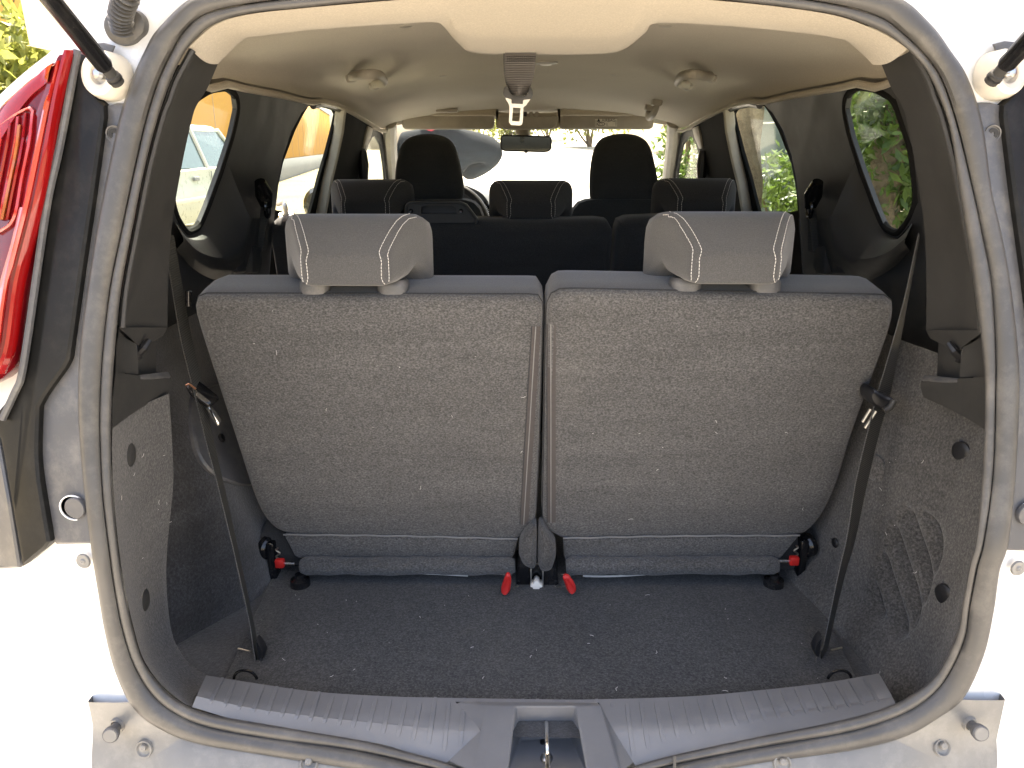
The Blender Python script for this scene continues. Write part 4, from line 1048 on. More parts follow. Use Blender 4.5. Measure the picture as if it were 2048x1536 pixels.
SP0, SN = V((0, 1.15, 1.187)), V((0, 0.983, 0.185))
def onB(px, py, off=0.0): return on(px, py, SP0 + SN * off, SN)
def third(name, label, out, top_in, flap, roll, tape, rest, zdrop, rs):
    loc = sum((onB(x, y) for x, y in out), V((0, 0, 0))) / len(out); loc.z = FZ; loc.y = 1.28
    seat = thing(name, label, "car seat", loc, "folding seats of the third row")
    P = resample(round_poly([onB(x, y) for x, y in out], rs), 130, True)
    v, f = g_puff(P, SN, [(0.010, -0.002), (0.004, 0.0015), (0.001, 0.006), (0.0, 0.013)], cap0=[(0.02, -0.013), (0.3, -0.012), (0.6, -0.0095), (0.82, -0.006), (0.94, -0.003)])
    back = mk("seat_back", v, f, mat_felt, seat, angle=60)
    fw = V((0, 0.13, 0.024)).normalized()
    v, f = g_puff([p + SN * 0.0125 for p in P], fw, [(0.003, -0.001), (-0.001, 0.004), (-0.002, 0.03), (-0.001, 0.07), (0.004, 0.095), (0.014, 0.115), (0.035, 0.128), (0.08, 0.134)], cap1=[(0.5, 0.14)])
    cush = mk("cushion", v, f, mat_cloth, seat, angle=60)
    tube("seam", [p + SN * 0.0125 for p in P], 0.0016, mat_dark_cloth, cush, 6, True)
    t = bvh(back)
    # tape strip and thin cord beside the gap
    (ta, tb, w, cord) = tape
    A = [hit(t, lerp(ta[0], tb[0], k) - w, lerp(ta[1], tb[1], k), 0.0008)[0] for k in np.linspace(0, 1, 24)]
    B = [hit(t, lerp(ta[0], tb[0], k) + w, lerp(ta[1], tb[1], k), 0.0008)[0] for k in np.linspace(0, 1, 24)]
    AB = [(a, b) for a, b in zip(A, B) if a and b]
    if AB:
        e = SN * 0.003
        tp = mk("binding_tape", *g_loft([[a + e for a, b in AB], [a for a, b in AB], [(a + b) / 2 - SN * 0.0012 for a, b in AB], [b for a, b in AB], [b + e for a, b in AB]]), mat_tape, seat)
        tube("tape_cord", [lerp(a, b, 0.45) - SN * 0.0014 for a, b in AB], 0.0010, mat_piping, tp, 5)
        tube("tape_edge", [a - SN * 0.0004 for a, b in AB], 0.0009, mat_dark_cloth, tp, 5)
    # flap and roll under the back
    FP = [onB(x, y - (7 if k < 2 else 0), -0.002) for k, (x, y) in enumerate(flap)]
    FP2 = resample(round_poly(FP, 0.004), 80, True)
    fl_ = mk("lower_flap", *g_puff(FP2, SN, [(0.003, -0.004), (0.0, 0.0), (0, 0.01)], cap0=[(0.5, -0.006)]), mat_felt, seat)
    tube("piping", [lerp(FP[0], FP[1], k) + V((0, -0.003, 0.002 * math.sin(k * 3) + 0.0006 * math.sin(k * 40))) for k in np.linspace(0, 1, 30)], 0.0017, mat_piping, fl_, 6)
    (r0, r1) = roll
    a, b = onY(r0[0], r0[1] - 2, 1.226), onY(r1[0], r1[1] - 2, 1.226)
    pts = [a.lerp(b, k) + V((0, 0, 0.0006 * math.sin(k * 13) + 0.0004 * math.sin(k * 37))) for k in np.linspace(0, 1, 40)]
    rad_ = [0.0162 + 0.0006 * math.sin(k * 19) + 0.0005 * math.sin(k * 47 + 1) for k in np.linspace(0, 1, 40)]; rad_[0] = rad_[-1] = 0.012
    rl = tube("hinge_roll", pts, rad_, mat_felt, seat, 16)
    lipp = [(onY(lerp(r0[0], r1[0], k), lerp(r0[1], r1[1], k) + 16 + 3 * math.sin(k * 9), 1.245)) for k in (np.linspace(0.5, 0.78, 8) if r0[0] < 900 else np.linspace(0.08, 0.42, 8))]
    tube("torn_edge", lipp, 0.0018, mat_stitch, rl, 5)
    # seat base hidden below the back
    box("seat_base", (loc.x, 1.33, 0.70), (0.42, 0.16, 0.08), mat_dark_cloth, seat, 0.02)
    headrest(seat, *rest, mat_rest, True, 1.0, mat_flange)
    return seat, back
seatL, backL = third("folding_seat", "grey folding seat beside the wheelhouse with the oval cover and belt slider with a painted copper highlight", [(400, 592), (387, 602), (388, 625), (402, 672), (440, 790), (470, 880), (500, 975), (517, 1020), (535, 1048), (568, 1073), (1037, 1082), (1056, 1068), (1071, 1048), (1078, 900), (1085, 650), (1086, 606), (1078, 594)], None,
                     [(568, 1075), (1036, 1084), (1027, 1116), (592, 1115)], ((602, 1134), (1030, 1133)), ((1072, 652), (1047, 1066), 8.5, 1), (-0.290, 1.118, 1.262), 0, [0.006, 0.01, 0.02] + [0.06] * 7 + [0.01, 0.02, 0.03, 0.05, 0.05, 0.02, 0.01])
seatR, backR = third("folding_seat", "grey folding seat beside the ribbed carpet recess and the square belt slider", [(1118, 582), (1104, 590), (1094, 606), (1092, 650), (1088, 900), (1085, 1050), (1098, 1066), (1124, 1080), (1600, 1074), (1622, 1062), (1650, 1030), (1680, 962), (1702, 880), (1747, 760), (1772, 690), (1788, 640), (1790, 606), (1778, 595)], None,
                     [(1126, 1082), (1598, 1077), (1560, 1117), (1128, 1118)], ((1132, 1134), (1556, 1132)), ((1103, 648), (1103, 1062), 8.5, 1), (0.277, 1.118, 1.266), 0, [0.03, 0.02, 0.02, 0.05, 0.05, 0.03, 0.02, 0.01] + [0.06] * 7 + [0.02, 0.01, 0.01])
# brackets and levers at the seat feet
def lever_btn(seat, bx_, by_, s):
    c = onY(bx_, by_, 1.222)
    hb = lathe("hinge_disc", onY(bx_ - 18 * s * -1 if False else bx_ + 22 * s, by_ - 30, 1.25), (s * -1, -0.6, 0), [(0.0, 0.006), (0.016, 0.006), (0.021, 0.002), (0.022, -0.008)], mat_gloss, seat, 22)
    box("hinge_plate", onY(bx_ + 12 * s, by_ - 2, 1.25), (0.014, 0.03, 0.09), mat_gloss, seat, 0.003)
    tube("hinge_rod", [onY(bx_ - 30 * s, by_ + 1, 1.226), onY(bx_ - 6 * s, by_ + 1, 1.226)], 0.0035, mat_chrome, seat, 10)
    box("red_button", c, (0.0165, 0.012, 0.0165), mat_red, seat, 0.003)
    tube("hinge_spring", [onY(bx_ + (4 + 4 * math.sin(k)) * s, by_ - 30 + k * 2.2, 1.236) for k in np.linspace(0, 18, 50)], 0.0016, mat_galv, seat, 5)
    lathe("floor_bolt", onZ(bx_ - 40 * s, 1160, FZ + 0.01), (0, 0, 1), [(0.018, -0.01), (0.017, 0.002), (0.009, 0.006), (0.008, 0.012), (0.0, 0.013)], mat_gloss, seat, 16)
lever_btn(seatL, 560, 1126, -1); lever_btn(seatR, 1588, 1121, 1)
def fork(seat, s):
    xo, xi = (1036, 1062) if s < 0 else (1113, 1086)
    pl = [onY(x, y, 1.222) for x, y in [(xo - 3 * -s * -1, 1112), (xo + (xi - xo) * 0.6, 1112), (xi, 1140), (xi, 1180), (xo + 5 * s, 1180), (xo + 2 * s, 1140)]]
    br = prism("hinge_bracket", pl, (0, 0.05, 0), mat_gloss, seat, 0.004)
    sp = [onY(x, y, 1.214) for x, y in [(xi - 1.5, 1138), (xi + 1.5, 1138), (xi + 1.5, 1181), (xi - 1.5, 1181)]]
    prism("steel_plate", sp, (0, 0.045, 0), mat_steel, seat, 0.0008)
    lathe("pivot_bolt", onY(xo + 2 * s, 1174, 1.218), (s * 0.3, -1, 0), [(0.0, 0.004), (0.004, 0.004), (0.005, 0.0)], mat_steel, seat, 12)
    # felt boot over the bracket
    bp = [(1050, 1062), (1066, 1046), (1074, 1052), (1073, 1130), (1066, 1136), (1046, 1128), (1037, 1108), (1040, 1082)] if s < 0 else [(1077, 1052), (1086, 1046), (1094, 1066), (1112, 1090), (1112, 1112), (1104, 1138), (1082, 1142), (1075, 1126)]
    P = resample(round_poly([onY(x, y, 1.212) for x, y in bp], 0.008), 50, True)
    bo_ = mk("felt_boot", *g_puff(P, (0, 1, 0), [(0.006, -0.012), (0.0015, -0.006), (0, 0.002), (0, 0.03)], cap0=[(0.3, -0.017), (0.7, -0.016)]), mat_carpet, seat)
    # red pull strap
    st = [(1012, 1148), (1020, 1148), (1023, 1160), (1020, 1182), (1012, 1191), (1003, 1188), (1002, 1176), (1008, 1160)] if s < 0 else [(1124, 1152), (1136, 1150), (1148, 1166), (1153, 1178), (1150, 1186), (1142, 1189), (1135, 1182), (1128, 1162)]
    P = resample(round_poly([onY(x, y, 1.185) for x, y in st], 0.005), 40, True)
    sr = mk("red_strap", *g_puff(P, V((0, 0.9, 0.3)), [(0.003, -0.003), (0, 0.0), (0, 0.004)], cap0=[(0.45, -0.0015)]), mat_red, seat)
    a, b = ((1004, 1150), (1024, 1149)) if s < 0 else ((1122, 1149), (1142, 1152))
    tube("strap_wire", [onY(*a, 1.195), onY((a[0] + b[0]) / 2, a[1] - 1, 1.19), onY(*b, 1.195)], 0.0013, mat_chrome, seat, 6)
fork(seatL, -1); fork(seatR, 1)
cl = [onY(x, y, 1.208) for x, y in [(1066, 1182), (1066, 1176), (1061, 1174), (1061, 1170), (1066, 1170), (1069, 1164), (1074, 1162), (1079, 1165), (1080, 1170), (1085, 1171), (1085, 1175), (1079, 1176), (1079, 1182)]]
cp = prism("hinge_clip", cl, (0, 0.02, 0), mat_tongue, car, 0.001)
box("hinge_well", onY(1073, 1160, 1.26), (0.075, 0.05, 0.10), mat_gloss, car, 0.004)
mk("latch_pin", *g_tube([onY(377, 582, 1.2), onY(377, 612, 1.2)], 0.0048, 12), mat_gloss, seatL)

# ------------------------------------------------------------------ second row
def second(label, out, group):
    P0 = [onY(x, y, 1.93) for x, y in out]
    c = sum(P0, V((0, 0, 0))) / len(P0)
    seat = thing("rear_bench", label, "car seat", (c.x, 2.0, 0.42), group)
    bl = V((0, 0.14, -0.62))
    P0 = P0 + [V((P0[-1].x, 2.03, 0.62)), V((P0[0].x, 2.03, 0.62))]
    P = resample(round_poly(P0, [0.03] * (len(P0) - 2) + [0.01, 0.01]), 100, True)
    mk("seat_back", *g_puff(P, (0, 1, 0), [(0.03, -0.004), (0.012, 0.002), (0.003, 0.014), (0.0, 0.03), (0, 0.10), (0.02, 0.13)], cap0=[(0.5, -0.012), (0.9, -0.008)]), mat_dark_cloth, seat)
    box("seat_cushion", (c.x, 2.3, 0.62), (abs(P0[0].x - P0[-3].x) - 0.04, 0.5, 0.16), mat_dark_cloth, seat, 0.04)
    return seat
benchL = second("wide dark rear bench with two head restraints and a grab frame", [(533, 450), (540, 436), (600, 434), (1060, 440), (1215, 438), (1228, 452)], "split bench of the second row")
benchR = second("narrow dark rear bench with a single head restraint", [(1234, 452), (1244, 436), (1400, 430), (1585, 430), (1598, 446)], "split bench of the second row")
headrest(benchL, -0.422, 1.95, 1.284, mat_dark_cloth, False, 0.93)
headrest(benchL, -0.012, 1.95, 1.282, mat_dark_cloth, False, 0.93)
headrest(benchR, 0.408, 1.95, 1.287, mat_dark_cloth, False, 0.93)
go = [onY(x, y, 1.925) for x, y in [(812, 446), (812, 412), (820, 405), (918, 404), (932, 410), (955, 440), (952, 446)]]
gh = [onY(x, y, 1.925) for x, y in [(842, 428), (842, 415), (852, 411), (904, 411), (912, 416), (914, 428)]]
v, f = g_holed(round_poly(go, 0.008), [gh], (0, 0.02, 0))
gf = mk("grab_frame", v, f, mat_dtrim, benchL, angle=30)
for x in (822, 922): lathe("frame_screw", onY(x, 422, 1.924), (0, -1, 0), [(0.0, 0.002), (0.004, 0.003), (0.0055, 0.0)], mat_gloss, gf, 14)
tube("frame_rim", [p + V((0, -0.002, 0)) for p in round_poly(go, 0.008)[2:-2]], 0.0035, mat_dtrim, gf, 6)
mk("frame_back", *g_prism([p + V((0, 0.03, 0)) for p in go], (0, 0.01, 0)), mat_black, gf)
pu = onY(573, 432, 1.99)
rel = lathe("release_ring", pu, V((0, -0.55, 1)), [(0.008, 0.0), (0.009, 0.004), (0.018, 0.005), (0.021, 0.001), (0.021, -0.004)], mat_chrome, benchL, 20)
tube("release_strap", crom([pu, pu + V((-0.004, 0.0, 0.03)), onY(556, 408, 2.02), onY(549, 402, 2.03)], 6), 0.007, mat_galv, benchL, 6, flat=0.3)
# ------------------------------------------------------------------ front seats
def front(label, x0, x1, y0, y1):
    cx = onY((x0 + x1) / 2, 340, 2.85).x
    seat = thing("front_seat", label, "car seat", (cx, 2.9, 0.42), "front seats")
    w = x1 - x0
    out = [(x0 + w * 0.06, y1), (x0, y1 - 25), (x0 + w * 0.02, y0 + 60), (x0 + w * 0.10, y0 + 18), (x0 + w * 0.28, y0 + 2), (x0 + w * 0.62, y0), (x0 + w * 0.84, y0 + 16), (x0 + w * 0.93, y0 + 60), (x1, y1 - 25), (x1 - w * 0.05, y1)]
    P = resample(round_poly([onY(x, y, 2.82) for x, y in out], 0.05), 70, True)
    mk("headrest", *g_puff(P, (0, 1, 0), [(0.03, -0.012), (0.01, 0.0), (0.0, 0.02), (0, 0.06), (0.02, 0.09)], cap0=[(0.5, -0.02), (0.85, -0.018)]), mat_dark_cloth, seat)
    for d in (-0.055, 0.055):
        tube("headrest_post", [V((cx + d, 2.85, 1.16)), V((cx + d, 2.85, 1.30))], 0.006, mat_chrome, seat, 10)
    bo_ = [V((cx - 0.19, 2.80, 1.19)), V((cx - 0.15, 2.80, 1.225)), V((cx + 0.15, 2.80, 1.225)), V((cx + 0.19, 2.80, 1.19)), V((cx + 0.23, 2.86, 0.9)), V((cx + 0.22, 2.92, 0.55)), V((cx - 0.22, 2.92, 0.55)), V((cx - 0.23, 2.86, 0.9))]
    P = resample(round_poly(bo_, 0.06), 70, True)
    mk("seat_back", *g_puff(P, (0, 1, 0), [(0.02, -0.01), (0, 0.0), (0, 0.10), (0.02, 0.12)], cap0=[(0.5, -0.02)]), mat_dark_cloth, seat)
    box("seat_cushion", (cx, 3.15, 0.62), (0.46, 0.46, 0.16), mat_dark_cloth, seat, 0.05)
front("black front seat behind the steering wheel", 787, 928, 267, 408)
front("black front seat on the passenger side with steel headrest posts", 1180, 1322, 266, 416)

# ================================================================== BELTS
def ribbon(path, widths, mat, parent, name, thick=0.0012):
    R0, R1, R2, R3 = [], [], [], []
    m = len(path)
    for i, p in enumerate(path):
        t = (path[min(m - 1, i + 1)] - path[max(0, i - 1)]).normalized()
        vw = (p - CAM).normalized()
        a = t.cross(vw).normalized()         # across the view
        d = a.cross(t).normalized()          # along the view
        w, app = widths[i]
        sn = min(1.0, app / w); cs = math.sqrt(max(0, 1 - sn * sn))
        wd = (a * sn + d * cs); nn = t.cross(wd).normalized()
        R0.append(p - wd * w / 2 - nn * thick / 2); R1.append(p + wd * w / 2 - nn * thick / 2); R2.append(p + wd * w / 2 + nn * thick / 2); R3.append(p - wd * w / 2 + nn * thick / 2)
    v, f = g_loft([R0, R1, R2, R3], cu=True)
    o = mk(name, v, f, mat, parent)
    return o, (R0, R1)
def belt(label, pts, ys, apps, loc):
    b = thing("seat_belt", label, "seat belt", loc, "belts hanging beside the folding seats")
    P = crom([onY(x, y, yy) for (x, y), yy in zip(pts, ys)], 8)
    ap = np.interp(np.linspace(0, 1, len(P)), np.linspace(0, 1, len(apps)), apps)
    w, (e0, e1) = ribbon(P, [(0.046, a) for a in ap], mat_belt, b, "webbing")
    tube("webbing_edge", e1, 0.0011, mat_piping, w, 5)
    return b, w, P
bl_, wL, PL = belt("dark seat belt with a slider carrying a painted copper highlight, hanging beside the oval wheelhouse cover", [(339, 470), (352, 560), (373, 680), (397, 780), (419, 880), (439, 960), (467, 1080), (489, 1180), (504, 1250), (512, 1300), (516, 1322)],
                   [1.22, 1.21, 1.19, 1.165, 1.14, 1.12, 1.09, 1.06, 1.04, 1.02, 1.01], [0.012, 0.015, 0.016, 0.015, 0.011, 0.009, 0.007, 0.006, 0.006, 0.007, 0.007], onZ(516, 1322, FZ))
br_, wR, PR = belt("dark seat belt with a square slider, hanging beside the ribbed carpet recess", [(1838, 470), (1812, 600), (1789, 700), (1767, 790), (1748, 860), (1722, 970), (1703, 1072), (1683, 1150), (1665, 1230), (1652, 1290), (1643, 1316)],
                   [1.20, 1.185, 1.17, 1.155, 1.14, 1.115, 1.09, 1.07, 1.05, 1.03, 1.015], [0.002, 0.005, 0.011, 0.018, 0.016, 0.016, 0.012, 0.009, 0.007, 0.007, 0.007], onZ(1643, 1316, FZ))
# sliders and tongues
P = resample(round_poly([onY(x, y, 1.150) for x, y in [(371, 774), (377, 769), (400, 786), (422, 804), (424, 813), (416, 815), (398, 806), (380, 790)]], 0.004), 40, True)
sl_ = mk("belt_slider", *g_puff(P, (0, 1, 0), [(0.003, -0.004), (0, 0.0), (0, 0.03), (0.003, 0.035)], cap0=[(0.4, -0.006)]), mat_gloss, bl_)
tube("copper_highlight", [onY(x, y, 1.143) for x, y in [(372, 771), (378, 768), (392, 778)]], 0.0018, plain("copper", (0.65, 0.35, 0.22), 0.3, 1.0), sl_, 6)  # copper coloured line paints a highlight on the dark plastic slider
P = [onY(x, y, 1.150) for x, y in [(412, 816), (418, 814), (438, 846), (436, 854), (431, 850)]]
prism("belt_tongue", P, (0, 0.012, 0), mat_chrome, bl_, 0.001)
P = [onY(x, y, 1.148) for x, y in [(418, 820), (420, 819), (432, 842), (431, 845)]]
prism("tongue_slot", P, (0, 0.004, 0), mat_gloss, bl_, 0.0)
P = resample(round_poly([onY(x, y, 1.136) for x, y in [(1736, 784), (1746, 776), (1772, 792), (1780, 794), (1787, 796), (1790, 804), (1778, 820), (1766, 823), (1744, 810), (1736, 798)]], 0.005), 44, True)
sr_ = mk("belt_slider", *g_puff(P, (0, 1, 0), [(0.004, -0.006), (0, 0.0), (0, 0.03), (0.003, 0.035)], cap0=[(0.4, -0.008)]), mat_black, br_)
tube("slider_lip", crom([onY(x, y, 1.126) for x, y in [(1768, 821), (1780, 814), (1789, 800)]], 5), 0.0048, mat_dtrim, sr_, 10)
for a, b in (((1741, 818), (1725, 844)), ((1752, 822), (1730, 856))):
    tube("belt_tongue", [onY(*a, 1.134), onY(*b, 1.134)], 0.0026, mat_galv, br_, 8)
for b_, (x, y), s in ((bl_, (518, 1308), -1), (br_, (1638, 1300), 1)):
    P = resample(round_poly([onY(x + dx * -s, y + dy, 1.0) for dx, dy in ((-7, -32), (4, -20), (12, -2), (8, 12), (0, 16), (-4, 0))], 0.004), 30, True)
    mk("anchor_sleeve", *g_puff(P, (0, 1, 0), [(0.002, -0.002), (0, 0.002), (0, 0.012)]), mat_black, b_)
    tube("anchor_eye", [onY(x - 4 * -s * -1 + dx, y + 14 + dy, 0.998) for dx, dy in ((0, -2), (-3, 5), (-3, 11))], 0.0018, mat_chrome, b_, 6)
# centre belt hanging from the ceiling
cb = thing("seat_belt", "ceiling seat belt hanging in the middle with its bright metal tongue", "seat belt", onY(1040, 110, 1.42))
def strap_rows():
    rows = []
    for y, x0, x1 in ((88, 1011, 1072), (110, 1010, 1072), (125, 1010, 1071), (140, 1011, 1070), (152, 1012, 1068), (165, 1015, 1064), (175, 1017, 1060), (184, 1019, 1056), (190, 1022, 1052)):
        rows.append((y, x0, x1))
    return rows
rows = []
for y, x0, x1 in strap_rows():
    yy = 1.335
    a, b = onY(x0, y, yy), onY(x1, y, yy)
    k = 0.006 if y > 140 else 0.002
    rows.append([a.lerp(b, t) + V((0, -k * math.sin(math.pi * t) + (0.003 * math.cos(2 * math.pi * t) if y > 170 else 0), 0)) for t in np.linspace(0, 1, 11)])
w1 = mk("webbing", *g_loft(rows), weave("centre_webbing", (0.055, 0.050, 0.047), 900, 2, 0.5, 0.3), cb)
mk("webbing_back", *g_loft([[p + V((-0.003, 0.012, 0.0)) for p in r] for r in rows]), mat_belt, w1)
m = MB()
for y in (113, 118, 122):
    for x in np.arange(1014, 1070, 4.2): m.add(*g_tube([onY(x, y, 1.329), onY(x + 2.2, y + 1.2, 1.329)], 0.0008, 4))
m.build("stitching", mat_print, w1)
tub = onY(1036, 188, 1.33)
ring = [(1008, 176), (1014, 170), (1020, 186), (1024, 190), (1050, 192), (1055, 188), (1060, 172), (1065, 180), (1066, 190), (1062, 198), (1046, 200), (1046, 208), (1023, 207), (1023, 198), (1009, 194), (1006, 186)]
P = [onY(x, y, 1.328) for x, y in ring]
prism("tongue_grip", round_poly(P, 0.0015, 2), (0, 0.008, 0), mat_dtrim, cb, 0.0012)
o1 = [onY(x, y, 1.33) for x, y in [(1010, 195), (1023, 199), (1023, 207), (1046, 208), (1046, 200), (1061, 198), (1054, 207), (1053, 210), (1047, 214), (1046, 236), (1045, 247), (1041, 251), (1022, 250), (1018, 245), (1019, 213), (1017, 207)]]
h1 = [onY(x, y, 1.33) for x, y in [(1026, 215), (1041, 216), (1039, 243), (1024, 242)]]
v, f = g_holed(round_poly(o1, 0.0012, 2), [h1], (0, 0.004, 0))
mk("belt_tongue", v, f, mat_tongue, cb, angle=30)  # pale colour paints the sky's reflection on the metal tongue

# ------------------------------------------------------------------ lint and crumbs
m = MB()
for t, n, boxes in ((bvh(floor), 34, (520, 1180, 1660, 1385)), (bvh(backL), 12, (430, 620, 1060, 1060)), (bvh(backR), 14, (1120, 620, 1740, 1060)), (bvh(lc), 14, (240, 880, 340, 1360)), (wrt, 10, (1700, 900, 1930, 1360))):
    for _ in range(n):
        x, y = random.uniform(boxes[0], boxes[2]), random.uniform(boxes[1], boxes[3])
        p, nn = hit(t, x, y, 0.0006)
        if p is None: continue
        u = nn.orthogonal().normalized(); w = nn.cross(u); a = random.uniform(0, 6.28)
        d = u * math.cos(a) + w * math.sin(a); e = u * -math.sin(a) + w * math.cos(a)
        if random.random() < 0.35:
            k_ = random.uniform(0.4, 1.0); m.add(*g_box(p, (0.0011 * k_, 0.0008 * k_, 0.0009 * k_)))
        else:
            L = random.uniform(0.002, 0.009); c = random.uniform(-0.5, 0.5)
            m.add(*g_tube([p, p + d * L * 0.5 + e * L * c * 0.5, p + d * L], 0.00028, 3))
tag(m.build("lint", mat_stitch, None), "pale lint and crumbs scattered over the boot carpet and seat backs", "lint", None, "stuff")

# ================================================================== OUTSIDE
def gravel_mat(name, c1, c2, scale):
    m, nt, b, tc = _nt(name)
    n = _noise(nt, tc, scale, 6, 0.75); n2 = _noise(nt, tc, 0.35, 4, 0.6)
    r = _ramp(nt, n.outputs[0], [(0.3, c1), (0.7, c2)]); r2 = _ramp(nt, n2.outputs[0], [(0.3, (0.75,) * 3), (0.7, (1.1,) * 3)])
    nt.links.new(_mix(nt, 1.0, r.outputs[0], r2.outputs[0], 'MULTIPLY'), b.inputs["Base Color"])
    b.inputs["Roughness"].default_value = 0.95; b.inputs["Specular IOR Level"].default_value = 0.1
    _bump(nt, b, n.outputs[0], 0.8, 0.03); return m
mat_ground = gravel_mat("gravel", (0.10, 0.085, 0.055), (0.30, 0.26, 0.18), 9)
mat_road = gravel_mat("pale_road", (0.36, 0.34, 0.30), (0.46, 0.43, 0.38), 5)
def gz(x, y):
    up = 0.062 * max(0.0, min(y, 60.0) - 7.0) * sm((x + 4.2) / 1.5) * (1 - sm((x - 9) / 4))
    return up + 0.24 * math.exp(-((x + 4.8) / 2.2) ** 2) * sm((y - 4) / 4) * (1 - sm((y - 14) / 8))
xs = list(np.linspace(-40, -10, 10)[:-1]) + list(np.linspace(-10, 10, 61)) + list(np.linspace(10, 120, 12)[1:])
xs = [-400.0, -120.0] + xs + [400.0]
ysg = [-300.0, -60.0] + list(np.linspace(-12, 30, 64)) + [34.0, 40.0, 50.0, 60.0, 80.0, 160.0, 500.0]
struct(mk("ground", *g_loft([[V((x, y, gz(x, y))) for x in xs] for y in ysg]), mat_ground))
struct(mk("road", *g_loft([[V((x, y, 0.004 + gz(x, y))) for x in np.linspace(-2.4, 4.2, 9)] for y in np.linspace(-10, 70, 60)]), mat_road))

# ochre building wall with its grey plinth
def wx(y): return -4.45 - 0.18 * y
mat_ochre = plastic("ochre_render", (0.47, 0.25, 0.055), 0.85, 0.2, 60, 0.2, 0.08, 0.15, (0.40, 0.21, 0.06))
mat_plinth = plastic("grey_plinth", (0.27, 0.275, 0.28), 0.85, 0.2, 60, 0.2, 0.1)
bw = thing("building_wall", "tall ochre rendered wall on a grey plinth behind the parked car", "wall", (wx(20), 20, 0))
Y0, Y1 = 2.0, 75.0
n_w = V((1, 0.18, 0)).normalized()
def wallslab(name, z0, z1, off, mat, y0=Y0, y1=Y1):
    a, b = V((wx(y0), y0, z0)), V((wx(y1), y1, z0))
    P = [a + n_w * off, b + n_w * off, b - n_w * 0.3, a - n_w * 0.3]
    return prism(name, P, (0, 0, z1 - z0), mat, bw, 0.01)
wallslab("wall", 0.9, 4.2, 0.0, mat_ochre); wallslab("plinth", -0.1, 0.898, 0.04, mat_plinth); wallslab("coping", 4.203, 4.3, 0.08, mat_plinth)
for yy in np.arange(6, 74, 3.2):
    a = V((wx(yy), yy, 0)); prism("render_joint", [a + n_w * 0.003 + V((0, 0.008, 0.91)), a + n_w * 0.003 + V((0, -0.008, 0.91)), a + n_w * 0.003 + V((0, -0.008, 4.19)), a + n_w * 0.003 + V((0, 0.008, 4.19))], n_w * 0.004, mat_plinth, bw, 0)
sgn = V((wx(33.5), 33.5, 3.1)); prism("wall_plate", [sgn + n_w * 0.004 + V((-0.18 * a * 0.45, a * 0.45, b * 0.26)) for a, b in ((-1, -1), (1, -1), (1, 1), (-1, 1))], n_w * 0.03, mat_tongue, bw, 0.004)

